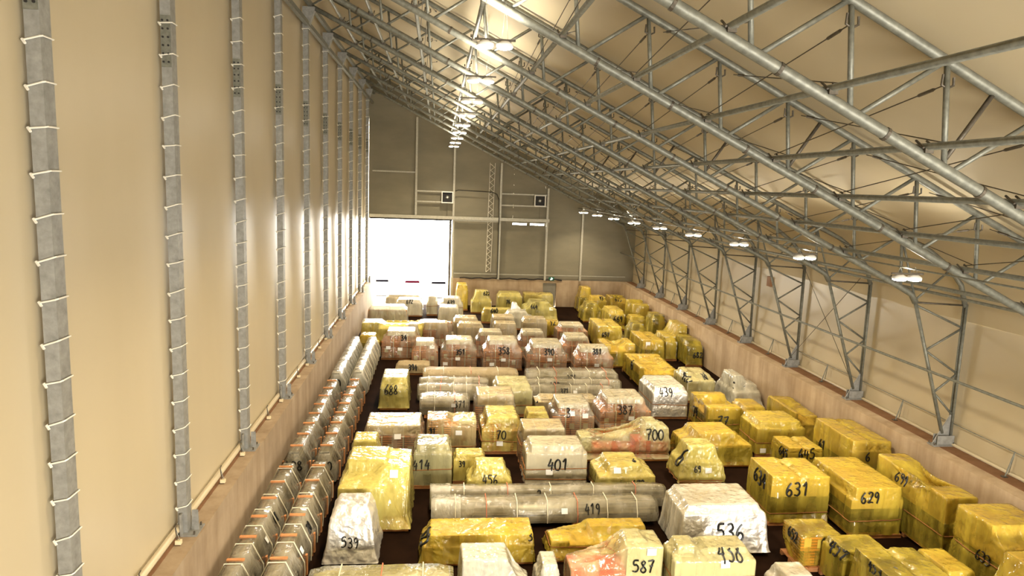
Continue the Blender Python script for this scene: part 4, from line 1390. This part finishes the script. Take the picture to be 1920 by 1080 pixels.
# ------------------------------------------------------------------ long bundles of metal profiles
def bundle(axis, a0, a1, c, width, h, label, film='c', battens=True, mark=None, group='film wrapped profile bundles', straps=6, end_wrap=0.0, ztop=0.42):
    """a0..a1 along the axis ('x' or 'y'), centre line c on the other axis"""
    L = a1 - a0
    loc = ((a0 + a1) / 2, c, 0) if axis == 'x' else (c, (a0 + a1) / 2, 0)
    root = thing('profile_bundle', label, 'profile bundle', loc, group)
    root.rotation_euler = (0, 0, 0 if axis == 'x' else math.pi / 2)
    hw = width / 2
    low = [(-hw, 0.14), (hw, 0.14), (hw, 0.50 * h), (-hw, 0.50 * h)]
    up = [(-hw * 0.92, 0.55 * h), (hw * 0.92, 0.55 * h), (hw * ztop, h), (-hw * ztop, h)]
    MB().prism(low, 'x', -L / 2 + 0.05, L / 2 - 0.05).prism(up, 'x', -L / 2 + 0.08, L / 2 - 0.08).build('profile_stack', M['profile'], root)
    n = max(3, int(L / 1.1))
    if battens:
        for k in range(n):
            x = -L / 2 + L * (k + 0.5) / n
            b = MB().box(x - 0.05, x + 0.05, -hw - 0.04, hw + 0.04, 0.50 * h, 0.55 * h)
            b.box(x - 0.05, x + 0.05, -hw - 0.04, hw + 0.04, 0.0, 0.14)
            MB().box(x - 0.04, x + 0.04, -hw * ztop - 0.05, hw * ztop + 0.05, h + 0.045, h + 0.085).build('top_batten', M['batten'], root)
            b.box(x - 0.05, x + 0.05, -hw - 0.095, -hw - 0.03, 0.10, 0.58 * h)
            b.box(x - 0.05, x + 0.05, hw + 0.03, hw + 0.095, 0.10, 0.58 * h)
            b.build('batten', M['batten'], root)
    else:
        for k in range(4):
            x = -L / 2 + L * (k + 0.5) / 4
            MB().box(x - 0.06, x + 0.06, -hw - 0.03, hw + 0.03, 0.0, 0.14).build('batten', M['batten'], root)
    # film sleeve
    ring = [(-hw - .06, 0.16), (-hw - .075, .35 * h), (-hw - .065, .56 * h), (-hw * (ztop + .35), .8 * h), (-hw * ztop - .03, h + .045),
            (0, h + .05), (hw * ztop + .03, h + .045), (hw * (ztop + .35), .8 * h), (hw + .065, .56 * h), (hw + .075, .35 * h), (hw + .06, 0.16)]
    m = len(ring)
    ns = max(16, int(L / 0.11))
    vs, fs = [], []
    sd = a0 * 1.7 + c * 3.1
    for i in range(ns + 1):
        x = -L / 2 + L * i / ns
        e = min(1, min(i, ns - i) / 3.0)
        for (y, z) in ring:
            q = noise.noise(Vector((x * 2.2, y * 1.2 + sd, z * 1.2)))
            q2 = noise.noise(Vector((x * 6.0, y * 1.5 + sd, z * 1.5)))
            tuck = 1 - 0.10 * (1 - e)
            # drawn in a little at every batten bay
            s_ = 1 + 0.022 * q + 0.012 * q2
            vs.append((x, y * s_ * tuck, 0.16 + (z - 0.16) * (1 + 0.012 * q + 0.008 * q2) * tuck))
    for i in range(ns):
        for k in range(m - 1):
            fs.append((i * m + k, (i + 1) * m + k, (i + 1) * m + k + 1, i * m + k + 1))
    fs.append(tuple(range(m)))
    fs.append(tuple(ns * m + k for k in range(m - 1, -1, -1)))
    cv = MB().add(vs, fs).build('film_cover', M['film_' + film], root, True)
    if end_wrap:
        wv = []
        for i in range(7):
            x = -L / 2 - 0.03 + (end_wrap + 0.03) * i / 6
            for (y, z) in ring:
                e = 1.035 + 0.03 * noise.noise(Vector((x * 5, y * 4, z * 4 + sd)))
                wv.append((x, y * e, 0.16 + (z - 0.16) * e))
        wf = [(i * m + k, (i + 1) * m + k, (i + 1) * m + k + 1, i * m + k + 1) for i in range(6) for k in range(m - 1)] + [tuple(range(m))]
        MB().add(wv, wf).build('end_wrap', M['film_w'], root, True)
    # strapping bands
    for k in range(straps):
        x = -L / 2 + L * (k + 0.75) / (straps + 0.5)
        p = [(x, y * 1.03, z + 0.006) for (y, z) in [(-hw - .07, .16), (-hw - .085, .35 * h), (-hw - .075, .57 * h), (-hw * ztop - .04, h + .07), (hw * ztop + .04, h + .07), (hw + .075, .57 * h), (hw + .085, .35 * h), (hw + .07, .16)]]
        MB().tube(p, 0.016, 4).build('strapping_band', M['red_strap'] if (k % 3 == 1 and axis == 'x') else M['strap'], root)
    if mark:
        rm = BVHTree.FromPolygons([Vector(v) for v in cv.data.vertices and [v.co for v in cv.data.vertices]], [tuple(p.vertices) for p in cv.data.polygons])
        rng = random.Random(label)
        text, fx, wd, fc = mark
        R_ = {'front': 'f', 'top': 't', 'end': 'l'}[fc]
        if R_ == 'f':
            ctr = Vector((-L / 2 + L * fx, -hw, 0.78 * h))
            write(rm, text, 'f', ctr, wd, cv, rng)
            sticker(rm, 'f', ctr + Vector((-0.25 * L * (0.5 if fx > .5 else -.5), 0, -.05)), cv)
        elif R_ == 't':
            write(rm, text, 't', Vector((-L / 2 + L * fx, 0, h)), wd, cv, rng)
        else:
            write(rm, text, 'l', Vector((-L / 2, 0, 0.62 * h)), wd, cv, rng)
    return root


LB = 'pairs of long bundles beside the left kerb'
bundle('y', 13.2, 22.0, -4.61, 0.74, 1.12, 'long film wrapped profile bundle nearest the camera, right against the left kerb', mark=('61', 0.62, 0.3, 'front'), group=LB, straps=9)
bundle('y', 13.2, 22.1, -3.62, 0.74, 1.12, 'long film wrapped profile bundle nearest the camera, on the aisle side of its pair', mark=('20', 0.55, 0.3, 'front'), group=LB, straps=9)
bundle('y', 22.6, 31.6, -4.61, 0.74, 1.16, 'middle film wrapped profile bundle of the left row, against the kerb', mark=('428', 0.0, 0.6, 'end'), group=LB, straps=0)
bundle('y', 22.6, 31.8, -3.62, 0.74, 1.16, 'middle film wrapped profile bundle of the left row, on the aisle side', mark=('120', 0.0, 0.55, 'end'), group=LB, straps=0)
bundle('y', 32.2, 40.4, -4.61, 0.74, 1.2, 'farthest shiny film wrapped bundle of the left row, against the kerb', film='w', battens=False, mark=('40', 0.0, 0.5, 'end'), group=LB, straps=0)
bundle('y', 32.4, 40.4, -3.62, 0.74, 1.2, 'farthest shiny film wrapped bundle of the left row, on the aisle side', film='w', battens=False, group=LB, straps=8)

PB = 'profile bundles lying across the hall'
bundle('x', 0.0, 6.93, 19.93, 0.76, 0.72, 'long grey pipe bundle marked 419 lying across the middle of the floor', battens=False, end_wrap=0.85, mark=('419', 0.70, 0.5, 'front'), group=PB, straps=7, ztop=0.6)
bundle('x', -0.05, 7.5, 20.78, 0.45, 0.74, 'long grey pipe bundle marked 2 directly behind the bundle marked 419', battens=False, end_wrap=0.6, mark=('2', 0.45, 0.16, 'front'), group=PB, straps=5, ztop=0.6)
bundle('x', -2.9, 0.55, 15.75, 0.9, 0.85, 'pale film wrapped bundle of boards at the bottom edge left of the white tent', film='p', battens=False, mark=('8', 0.1, 0.2, 'front'), group=PB, straps=3, ztop=0.7)
bundle('x', -0.65, 1.55, 30.1, 1.15, 0.82, 'short pale topped profile bundle nearest in the left stack of bundles', film='c', battens=False, mark=('371', 0.8, 0.5, 'front'), group=PB, straps=2, ztop=0.8)
bundle('x', -0.8, 2.55, 31.95, 0.75, 0.78, 'second nearest profile bundle in the left stack behind the pale topped one', battens=False, group=PB, straps=5, ztop=0.55)
bundle('x', -0.75, 2.6, 33.0, 0.75, 0.8, 'third profile bundle in the left stack, draped with shiny film', battens=False, group=PB, straps=5, ztop=0.55)
bundle('x', -0.6, 4.2, 34.4, 1.1, 0.85, 'flat topped brown paper covered bundle farthest back in the left stack', film='k', battens=False, group=PB, straps=3, ztop=0.75)
bundle('x', 4.4, 8.6, 32.0, 0.62, 0.75, 'nearest grey profile bundle of the right stack with pale strapping', battens=False, mark=('371', 0.42, 0.4, 'front'), group=PB, straps=5, ztop=0.6)
bundle('x', 4.4, 9.2, 32.87, 0.62, 0.80, 'middle grey profile bundle of the right stack marked 400', battens=False, mark=('400', 0.3, 0.5, 'front'), group=PB, straps=5, ztop=0.6)
bundle('x', 4.6, 9.3, 34.2, 1.2, 0.90, 'farthest grey profile bundle of the right stack marked 371', battens=False, mark=('371', 0.48, 0.5, 'front'), group=PB, straps=5, ztop=0.75)
